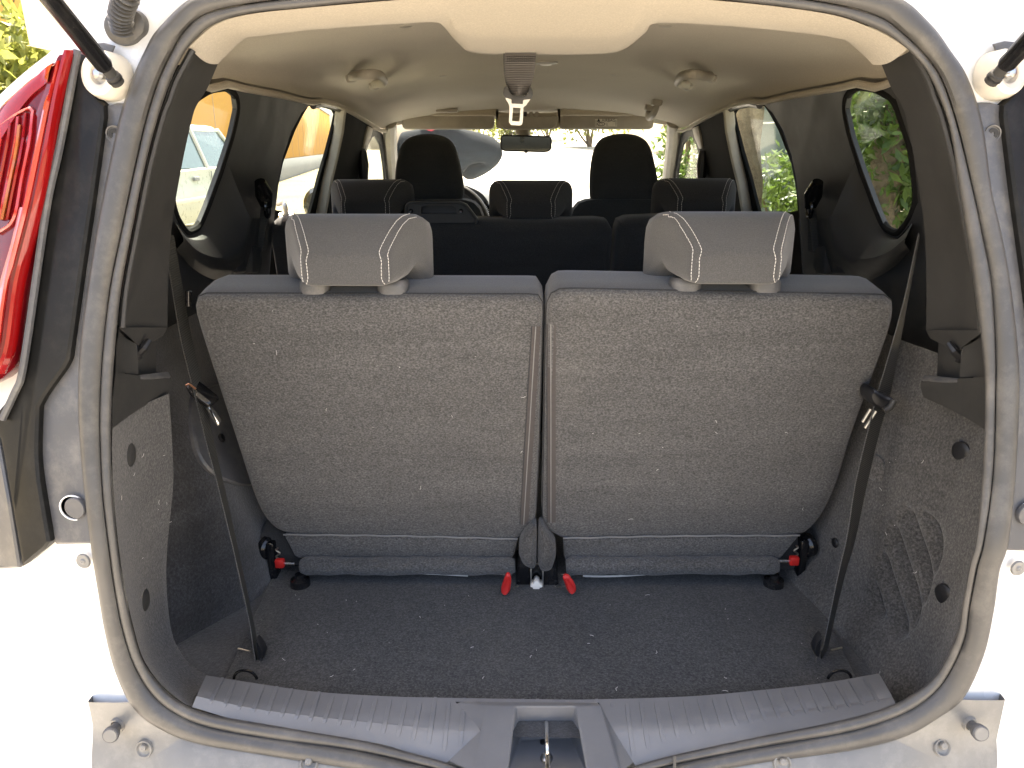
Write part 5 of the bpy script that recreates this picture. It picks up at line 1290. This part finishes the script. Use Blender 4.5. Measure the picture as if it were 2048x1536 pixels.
# parked white car along the wall
pk = thing("parked_car", "old white saloon parked along the ochre wall", "car", (-4.9, 10.5, 0.22))
def pcar():
    X0, wd = -4.2, 1.6; g = 0.22
    sections = [(8.2, 0.55, 0.72, 0.0), (8.35, 0.32, 0.80, 0.0), (9.0, 0.28, 0.90, 0.0), (10.4, 0.26, 0.93, 0.0), (11.6, 0.26, 0.93, 0.0), (12.3, 0.28, 0.88, 0.0), (12.55, 0.40, 0.75, 0.0)]
    rows = []
    for y, z0, z1, _ in sections:
        prof = [(0.03, z0), (0.0, z0 + 0.10), (-0.015, (z0 + z1) / 2 + 0.03), (-0.002, (z0 + z1) / 2 + 0.06), (0.015, z1 - 0.02), (0.05, z1)]
        r = [V((X0 - o, y, g + z)) for o, z in prof] + [V((X0 - wd + o, y, g + z)) for o, z in prof[::-1]]
        rows.append(r)
    body = mk("body", *g_loft(rows, closed=True, caps=True), mat_pw, pk)
    # cabin: pillars and roof
    bz, rz = g + 0.93, g + 1.42
    rb = [V((X0 - 0.05, 9.2, bz)), V((X0 - 0.05, 12.0, bz)), V((X0 - wd + 0.05, 12.0, bz)), V((X0 - wd + 0.05, 9.2, bz))]
    rt = [V((X0 - 0.22, 9.75, rz)), V((X0 - 0.22, 11.55, rz)), V((X0 - wd + 0.22, 11.55, rz)), V((X0 - wd + 0.22, 9.75, rz))]
    top = [p + V((0, 0, 0.06)) + (V(( -0.1, 0, 0)) if i < 2 else V((0.1, 0, 0))) for i, p in enumerate(rt)]
    rfo = resample(round_poly([p for p in rt], 0.12), 60, True); 
    mk("roof", *g_puff(rfo, (0, 0, 1), [(-0.015, -0.03), (-0.02, 0.0), (0.02, 0.035), (0.10, 0.055)], cap1=[(0.5, 0.07)]), mat_pw, pk)
    for i in range(4):
        tube("pillar", [rb[i], rt[i]], 0.035, mat_pw, pk, 8)
    for s_, xx in ((1, 0), (-1, 1)):
        for y in (10.62,):
            a = V(((X0 - 0.05) if xx == 0 else (X0 - wd + 0.05), y, bz)); b = V(((X0 - 0.22) if xx == 0 else (X0 - wd + 0.22), y - 0.02, rz))
            tube("pillar", [a, b], 0.035, mat_cup, pk, 8)
    for i in range(4):
        a, b, c, d = rb[i], rb[(i + 1) % 4], rt[(i + 1) % 4], rt[i]
        mk("window", [a, b, c, d], [[0, 1, 2, 3]], mat_pglass, pk)
    bar_ = MB()
    for yh in (9.75, 11.2):
        h = box("door_handle", (X0 + 0.012, yh + 0.35, g + 0.80), (0.025, 0.16, 0.05), mat_plinth, pk, 0.006)
    for yd in (9.3, 10.62, 11.9):
        box("door_gap", (X0 + 0.006, yd, g + 0.6), (0.012, 0.008, 0.56), mat_plinth, pk, 0)
    box("side_strip", (X0 + 0.016, 10.5, g + 0.55), (0.02, 3.4, 0.05), mat_cup, pk, 0.006)
    for y in (9.0, 11.75):
        for sx in (0, 1):
            c = V((X0 - 0.10 if sx == 0 else X0 - wd + 0.10, y, g + 0.30))
            w = lathe("wheel", c, (1 if sx == 0 else -1, 0, 0), [(0.0, -0.08), (0.27, -0.08), (0.30, -0.05), (0.30, 0.06), (0.27, 0.09), (0.19, 0.095)], mat_tyre, pk, 24)
            lathe("rim", c + V((0.096 if sx == 0 else -0.096, 0, 0)), (1 if sx == 0 else -1, 0, 0), [(0.185, 0.0), (0.17, -0.02), (0.05, 0.0), (0.0, 0.01)], mat_steel, w, 24)
mat_pw = plastic("aged_white_paint", (0.40, 0.42, 0.37), 0.3, 0.5, 0, 0, 0.05, 0.1, (0.5, 0.48, 0.4), 0, 0.4)
mat_pglass = plastic("parked_car_glass", (0.05, 0.08, 0.08), 0.05, 0.5, 0, 0, 0.1)
pcar()

# foliage
def leaves(n, centers, radii, size, squash=1.0, seed=0):
    r = np.random.default_rng(seed)
    C = np.array(centers); R = np.array(radii)
    wts = (R ** 3).astype(float); wts /= wts.sum()
    k = r.choice(len(C), n, p=wts)
    d = r.normal(size=(n, 3)); d /= np.linalg.norm(d, axis=1)[:, None]
    rr = R[k][:, None] * np.cbrt(r.uniform(0.18, 1.0, n))[:, None] * (1 + 0.12 * r.normal(size=n))[:, None]
    P = C[k] + d * rr * np.array([1, 1, squash])
    a = r.normal(size=(n, 3)); a[:, 2] -= 0.4; a /= np.linalg.norm(a, axis=1)[:, None]
    b = np.cross(a, r.normal(size=(n, 3))); b /= np.linalg.norm(b, axis=1)[:, None]
    s = size * r.uniform(0.55, 1.3, n)[:, None]
    nn = np.cross(a, b)
    v = np.stack([P - a * s, P + b * s * 0.42 + nn * s * 0.1, P + a * s, P - b * s * 0.42 + nn * s * 0.1], 1).reshape(-1, 3)
    f = np.arange(4 * n).reshape(-1, 4)
    tri = np.concatenate([f[:, [0, 1, 2]], f[:, [0, 2, 3]]], 0)
    return v, tri
def leaf_obj(name, parts, mat, parent):
    v = np.concatenate([p[0] for p in parts]); o = 0; fs = []
    for p in parts: fs.append(p[1] + o); o += len(p[0])
    f = np.concatenate(fs)
    me = bpy.data.meshes.new(name)
    org = np.array(ORG[parent.name])
    me.vertices.add(len(v)); me.vertices.foreach_set("co", (v - org).astype(np.float32).ravel())
    me.loops.add(len(f) * 3); me.loops.foreach_set("vertex_index", f.ravel().astype(np.int32))
    me.polygons.add(len(f)); me.polygons.foreach_set("loop_start", np.arange(0, len(f) * 3, 3, dtype=np.int32))
    me.update(calc_edges=True); me.validate()
    me.materials.append(mat)
    ob = bpy.data.objects.new(name, me); COL.objects.link(ob); ob.parent = parent; ORG[ob.name] = ORG[parent.name]
    return ob
mat_bark = gravel_mat("bark", (0.10, 0.075, 0.05), (0.27, 0.21, 0.14), 22)
mat_leaf = leafmat("leaf_green", (0.040, 0.072, 0.012), (0.125, 0.19, 0.035))
mat_leaf_dark = leafmat("leaf_dark", (0.018, 0.042, 0.012), (0.05, 0.10, 0.02))
mat_leaf_yel = leafmat("leaf_yellow", (0.14, 0.18, 0.03), (0.34, 0.34, 0.09), 0.45)
def shrub(name, label, cat, base, h, rx, n, size, mat, seed, group=None, trunk=0.06, n_limb=6, low=0.1, parent_kind=None):
    r = random.Random(seed)
    base = V(base); t = thing(name, label, cat, base, group)
    m = MB(); cs, rs_ = [], []
    for k in range(n_limb):
        a = r.uniform(0, 6.28); rad_ = rx * r.uniform(0.2, 0.85); zt = h * r.uniform(0.35, 0.92)
        tip = base + V((math.cos(a) * rad_, math.sin(a) * rad_, zt))
        mid = base.lerp(tip, 0.5) + V((r.uniform(-0.1, 0.1), r.uniform(-0.1, 0.1), h * 0.1))
        m.add(*g_tube(crom([base + V((r.uniform(-0.05, 0.05), r.uniform(-0.05, 0.05), -0.05)), mid, tip], 4), [trunk, trunk * 0.9, trunk * 0.8, trunk * 0.7, trunk * 0.55, trunk * 0.45, trunk * 0.35, trunk * 0.25, trunk * 0.12], 6))
        for j in range(4):
            c = mid.lerp(tip, r.uniform(0.1, 1.1)) + V((r.uniform(-1, 1) * rx * 0.35, r.uniform(-1, 1) * rx * 0.35, r.uniform(-0.2, 0.15) * h))
            c.z = max(c.z, base.z + low * h)
            cs.append(tuple(c)); rs_.append(rx * r.uniform(0.22, 0.45))
    m.build("trunk", mat_bark, t)
    leaf_obj("foliage", [leaves(n, cs, rs_, size, 0.9, seed)], mat, t)
    return t
# verge on the +X side: hedge of shrubs, two trunks, wire fence
HG = "shrubs along the verge"
SH = [(2.35, 4.5, 2.5, 0.8, 9000, 0.034, 0), (3.0, 5.7, 3.2, 1.0, 8000, 0.045, 1), (1.95, 5.9, 1.5, 0.55, 5200, 0.035, 0), (3.2, 7.0, 2.6, 0.8, 6000, 0.05, 1), (2.0, 8.4, 1.6, 0.7, 4500, 0.05, 0), (3.4, 8.6, 2.8, 1.0, 5000, 0.06, 1), (2.9, 10.6, 2.2, 1.0, 4500, 0.07, 0), (3.9, 12.0, 3.0, 1.3, 4500, 0.08, 1)]
LB = ["leafy shrub filling the quarter window on the verge", "dark tall shrub behind the leafy one in the quarter window", "low green shrub beside the bare tree trunk", "tall dark shrub beyond the bare tree trunk", "small bright shrub past the rear door on the verge", "broad dark shrub beyond the small bright shrub", "light green shrub ahead beside the road", "large dark shrub farthest along the verge"]
for i, (x, y, h, rx, n, sz, dk) in enumerate(SH):
    shrub("shrub", LB[i], "shrub", (x, y, gz(x, y)), h, rx, n, sz, mat_leaf_dark if dk else mat_leaf, 20 + i, HG, 0.03, 7, 0.05)
def trunk_tree(label, base, top, r0, r1, seed, ivy=0):
    t = thing("tree", label, "tree", base)
    base = V(base); top = V(top); r = random.Random(seed); pts = []; rr = []
    for k in np.linspace(0, 1, 16):
        pts.append(base.lerp(top, k) + V((r.uniform(-1, 1) * 0.02, r.uniform(-1, 1) * 0.02, 0))); rr.append(lerp(r0, r1, k) * r.uniform(0.93, 1.07))
    pts[0].z -= 0.1
    m = MB().add(*g_tube(pts, rr, 14))
    cs, rs_ = [], []
    for k in range(7):
        a = r.uniform(0, 6.28); e = top + V((math.cos(a) * 1.5, math.sin(a) * 1.5, r.uniform(0.2, 1.6)))
        m.add(*g_tube([top - V((0, 0, 0.3)), top.lerp(e, 0.5) + V((0, 0, 0.2)), e], [r1 * 0.6, r1 * 0.35, 0.02], 7))
        cs.append(tuple(e)); rs_.append(0.8)
    m.build("trunk", mat_bark, t)
    leaf_obj("crown", [leaves(1400, cs, rs_, 0.09, 0.8, seed)], mat_leaf, t)
    if ivy:
        cs = [tuple(base.lerp(top, k) + V((r.uniform(-.1, .1), r.uniform(-.1, .1), 0))) for k in np.linspace(0.05, 0.75, 12)]
        leaf_obj("ivy", [leaves(5000, cs, [r0 * 2.2] * 12, 0.036, 1.4, seed + 1)], mat_leaf, t)
trunk_tree("bare brown tree trunk standing outside the rear door window", (1.28, 4.35, 0), (1.07, 4.35, 3.0), 0.075, 0.062, 3)
trunk_tree("ivy covered tree trunk standing outside the quarter window", (1.74, 4.0, 0), (1.84, 4.0, 3.1), 0.085, 0.07, 5, 1)
trunk_tree("slim pale tree trunk ahead of the windscreen pillar", (2.15, 9.5, 0), (1.95, 9.5, 3.6), 0.14, 0.10, 8)
wf = thing("wire_fence", "slack wire fence strung past the ivy covered trunk", "fence", (1.95, 4.0, 0))
for y in np.arange(2.6, 10, 2.4): tube("post", [(1.95, y, -0.1), (1.95, y, 1.9)], 0.03, mat_bark, wf, 8)
for z in np.linspace(0.3, 1.85, 7):
    tube("wire", crom([(1.92, y, z + 0.01 * math.sin(y * 3 + z * 7)) for y in np.arange(2.4, 10.2, 0.6)], 2), 0.005, mat_galv, wf, 5)
# pale slab seen between leaves
prism("panel", [(1.75, 7.3, 0), (2.75, 7.5, 0), (2.75, 7.5, 2.6), (1.75, 7.3, 2.6)], (0, 0.08, 0), plastic("grey_green_panel", (0.20, 0.24, 0.22), 0.6, 0.3, 40, 0.1), None, 0.01)
tag(bpy.data.objects["panel"], "grey green wall panel showing between the shrubs beyond the bare trunk", "panel")
# hedge bank behind everything on that side
cs = []; rs_ = []
for y in np.arange(0, 16, 0.9): cs.append((5.2 + random.uniform(-.4, .4), y, random.uniform(0.8, 3.2))); rs_.append(1.2)
tb = thing("wood_edge", "dense dark wood edge closing the view behind the shrubs", "wood", (5.2, 8, 0), None, "stuff")
leaf_obj("foliage", [leaves(22000, cs, rs_, 0.10, 1.1, 77)], mat_leaf_dark, tb)
# sunny shrub behind the car's tail lamp
shrub("shrub", "feathery sunlit shrub beside the red tail lamp and the ochre wall", "shrub", (-3.1, 4.3, 0), 2.6, 0.75, 5200, 0.05, mat_leaf_yel, 91, None, 0.02, 9, 0.2)
shrub("shrub", "darker leafy shrub low behind the feathery one", "shrub", (-3.3, 3.9, 0), 1.8, 0.6, 3500, 0.05, mat_leaf, 92, None, 0.02, 7, 0.1)
# pale bushes ahead of the windscreen
for i, (x, y, h, rx) in enumerate([(-2.6, 30, 2.6, 1.8), (-0.4, 32, 2.2, 1.9), (2.4, 30, 2.4, 1.8), (5.0, 27, 2.8, 1.8), (1.0, 35, 3.2, 2.2)]):
    shrub("bush", ["round sunlit bush ahead, next to the ochre wall", "round sunlit bush ahead in the middle of the road end", "round sunlit bush ahead behind the passenger headrest", "tall sunlit bush ahead at the verge", "taller pale bush behind the middle one ahead"][i], "bush", (x, y, gz(x, y)), h, rx, 3200, 0.10, mat_leaf_yel, 60 + i, "sunlit bushes ahead", 0.04, 7, 0.08)

# ------------------------------------------------------------------ person in denim beyond the windscreen
def person():
    mat_denim = felt("denim", (0.006, 0.0095, 0.0135), 300, 0.25, 0.3, 0.0, 0.35)
    mat_jeans = felt("dark_trousers", (0.03, 0.035, 0.05), 300, 0.2, 0.3, 0.2, 0.1)
    mat_skin = plain("skin", (0.45, 0.27, 0.19), 0.55)
    mat_hair = plain("dark_hair", (0.03, 0.02, 0.015), 0.6)
    t = thing("person", "person in a blue denim jacket with one elbow raised, standing ahead of the bonnet", "person", (-0.62, 5.35, 0))
    B = V((-0.62, 5.35, 0))
    J = {"pel": (0, 0, 0.98), "waist": (0, 0, 1.12), "chest": (0, 0, 1.32), "neck": (0, 0, 1.50), "head0": (0, 0.01, 1.58), "head": (0, 0.02, 1.68), "headt": (0, 0.01, 1.76),
         "hl": (-0.10, 0, 0.94), "kl": (-0.11, -0.02, 0.50), "al": (-0.12, 0.02, 0.09), "tl": (-0.13, 0.16, 0.04), "hr": (0.10, 0, 0.94), "kr": (0.12, -0.02, 0.50), "ar": (0.13, 0.02, 0.09), "tr": (0.15, 0.16, 0.04),
         "sl": (-0.19, 0, 1.43), "el": (-0.26, 0.02, 1.14), "wl": (-0.22, 0.16, 0.95), "sr": (0.19, 0, 1.42), "er": (0.43, 0.02, 1.38), "wr": (0.16, 0.20, 1.22)}
    E = [("pel", "waist"), ("waist", "chest"), ("chest", "neck"), ("neck", "head0"), ("head0", "head"), ("head", "headt"), ("pel", "hl"), ("hl", "kl"), ("kl", "al"), ("al", "tl"), ("pel", "hr"), ("hr", "kr"), ("kr", "ar"), ("ar", "tr"), ("chest", "sl"), ("sl", "el"), ("el", "wl"), ("chest", "sr"), ("sr", "er"), ("er", "wr")]
    RR = {"pel": (.16, .12), "waist": (.15, .11), "chest": (.25, .15), "neck": (.06, .06), "head0": (.065, .08), "head": (.08, .10), "headt": (.06, .07), "hl": (.10, .10), "kl": (.07, .07), "al": (.05, .05), "tl": (.045, .04), "hr": (.10, .10), "kr": (.07, .07), "ar": (.05, .05), "tr": (.045, .04),
          "sl": (.085, .085), "el": (.06, .06), "wl": (.035, .035), "sr": (.14, .12), "er": (.12, .12), "wr": (.07, .07)}
    keys = list(J); me = bpy.data.meshes.new("body")
    me.from_pydata([J[k] for k in keys], [(keys.index(a), keys.index(b)) for a, b in E], [])
    o = bpy.data.objects.new("body", me); COL.objects.link(o); o.parent = t
    sk = o.modifiers.new("skin", 'SKIN'); sk.use_smooth_shade = True
    for i, k in enumerate(keys):
        d = me.skin_vertices[0].data[i]; d.radius = RR[k]; d.use_root = (k == "pel")
    o.modifiers.new("sub", 'SUBSURF').levels = 2; o.modifiers["sub"].render_levels = 2
    me.materials.append(mat_denim); me.materials.append(mat_jeans); me.materials.append(mat_skin)
    dg = bpy.context.evaluated_depsgraph_get(); ev = bpy.data.meshes.new_from_object(o.evaluated_get(dg))
    o.modifiers.clear(); o.data = ev
    for p in ev.polygons:
        c = p.center; p.use_smooth = True
        p.material_index = 2 if c.z > 1.52 else (1 if c.z < 0.96 and abs(c.x) < 0.2 else 0)
        if c.z < 1.0 and c.x < -0.2: p.material_index = 2
    # hair, face, hands, seams
    def at(x, y, z): return B + V((x, y, z))
    lathe("hair", at(0, -0.01, 1.70), (0, -0.25, 1), [(0.0, 0.115), (0.05, 0.105), (0.085, 0.06), (0.095, 0.0), (0.09, -0.05), (0.06, -0.08)], mat_hair, t, 18)
    lathe("nose", at(0, 0.12, 1.665), (0, 1, -0.2), [(0.018, -0.02), (0.012, 0.01), (0.0, 0.022)], mat_skin, t, 8)
    for sx in (-1, 1):
        lathe("ear", at(0.088 * sx, 0.02, 1.67), (sx, 0, 0), [(0.028, -0.01), (0.03, 0.004), (0.02, 0.012), (0.0, 0.008)], mat_skin, t, 12)
        lathe("eye", at(0.032 * sx, 0.112, 1.69), (0, 1, 0), [(0.012, -0.008), (0.010, 0.004), (0.0, 0.006)], mat_print, t, 10)
    for (wx_, wy, wz), d in (((-0.22, 0.16, 0.95), V((0.02, 0.08, -0.10))), ((0.24, 0.22, 1.30), V((-0.10, 0.06, 0.04)))):
        h = MB(); w = at(wx_, wy, wz); dn = d.normalized(); sdv = dn.orthogonal().normalized()
        h.add(*g_tube([w, w + dn * 0.04, w + dn * 0.085], [0.026, 0.036, 0.032], 10, flat=0.5))
        for k, L in enumerate((0.062, 0.072, 0.068, 0.052)):
            b0 = w + dn * 0.08 + sdv * (k - 1.5) * 0.017; h.add(*g_tube([b0, b0 + dn * L * 0.6, b0 + dn * L + dn.cross(sdv) * 0.015], [0.008, 0.008, 0.006], 6))
        b0 = w + dn * 0.03 - sdv * 0.03; h.add(*g_tube([b0, b0 + dn * 0.03 - sdv * 0.018, b0 + dn * 0.055 - sdv * 0.016], [0.010, 0.009, 0.007], 6))
        h.build("hand", mat_skin, t)
    lathe("collar", at(0, 0, 1.485), (0, 0, 1), [(0.085, -0.02), (0.075, 0.03), (0.07, 0.035), (0.07, -0.01)], plain("red_collar", (0.45, 0.03, 0.04), 0.7), t, 20)
person()
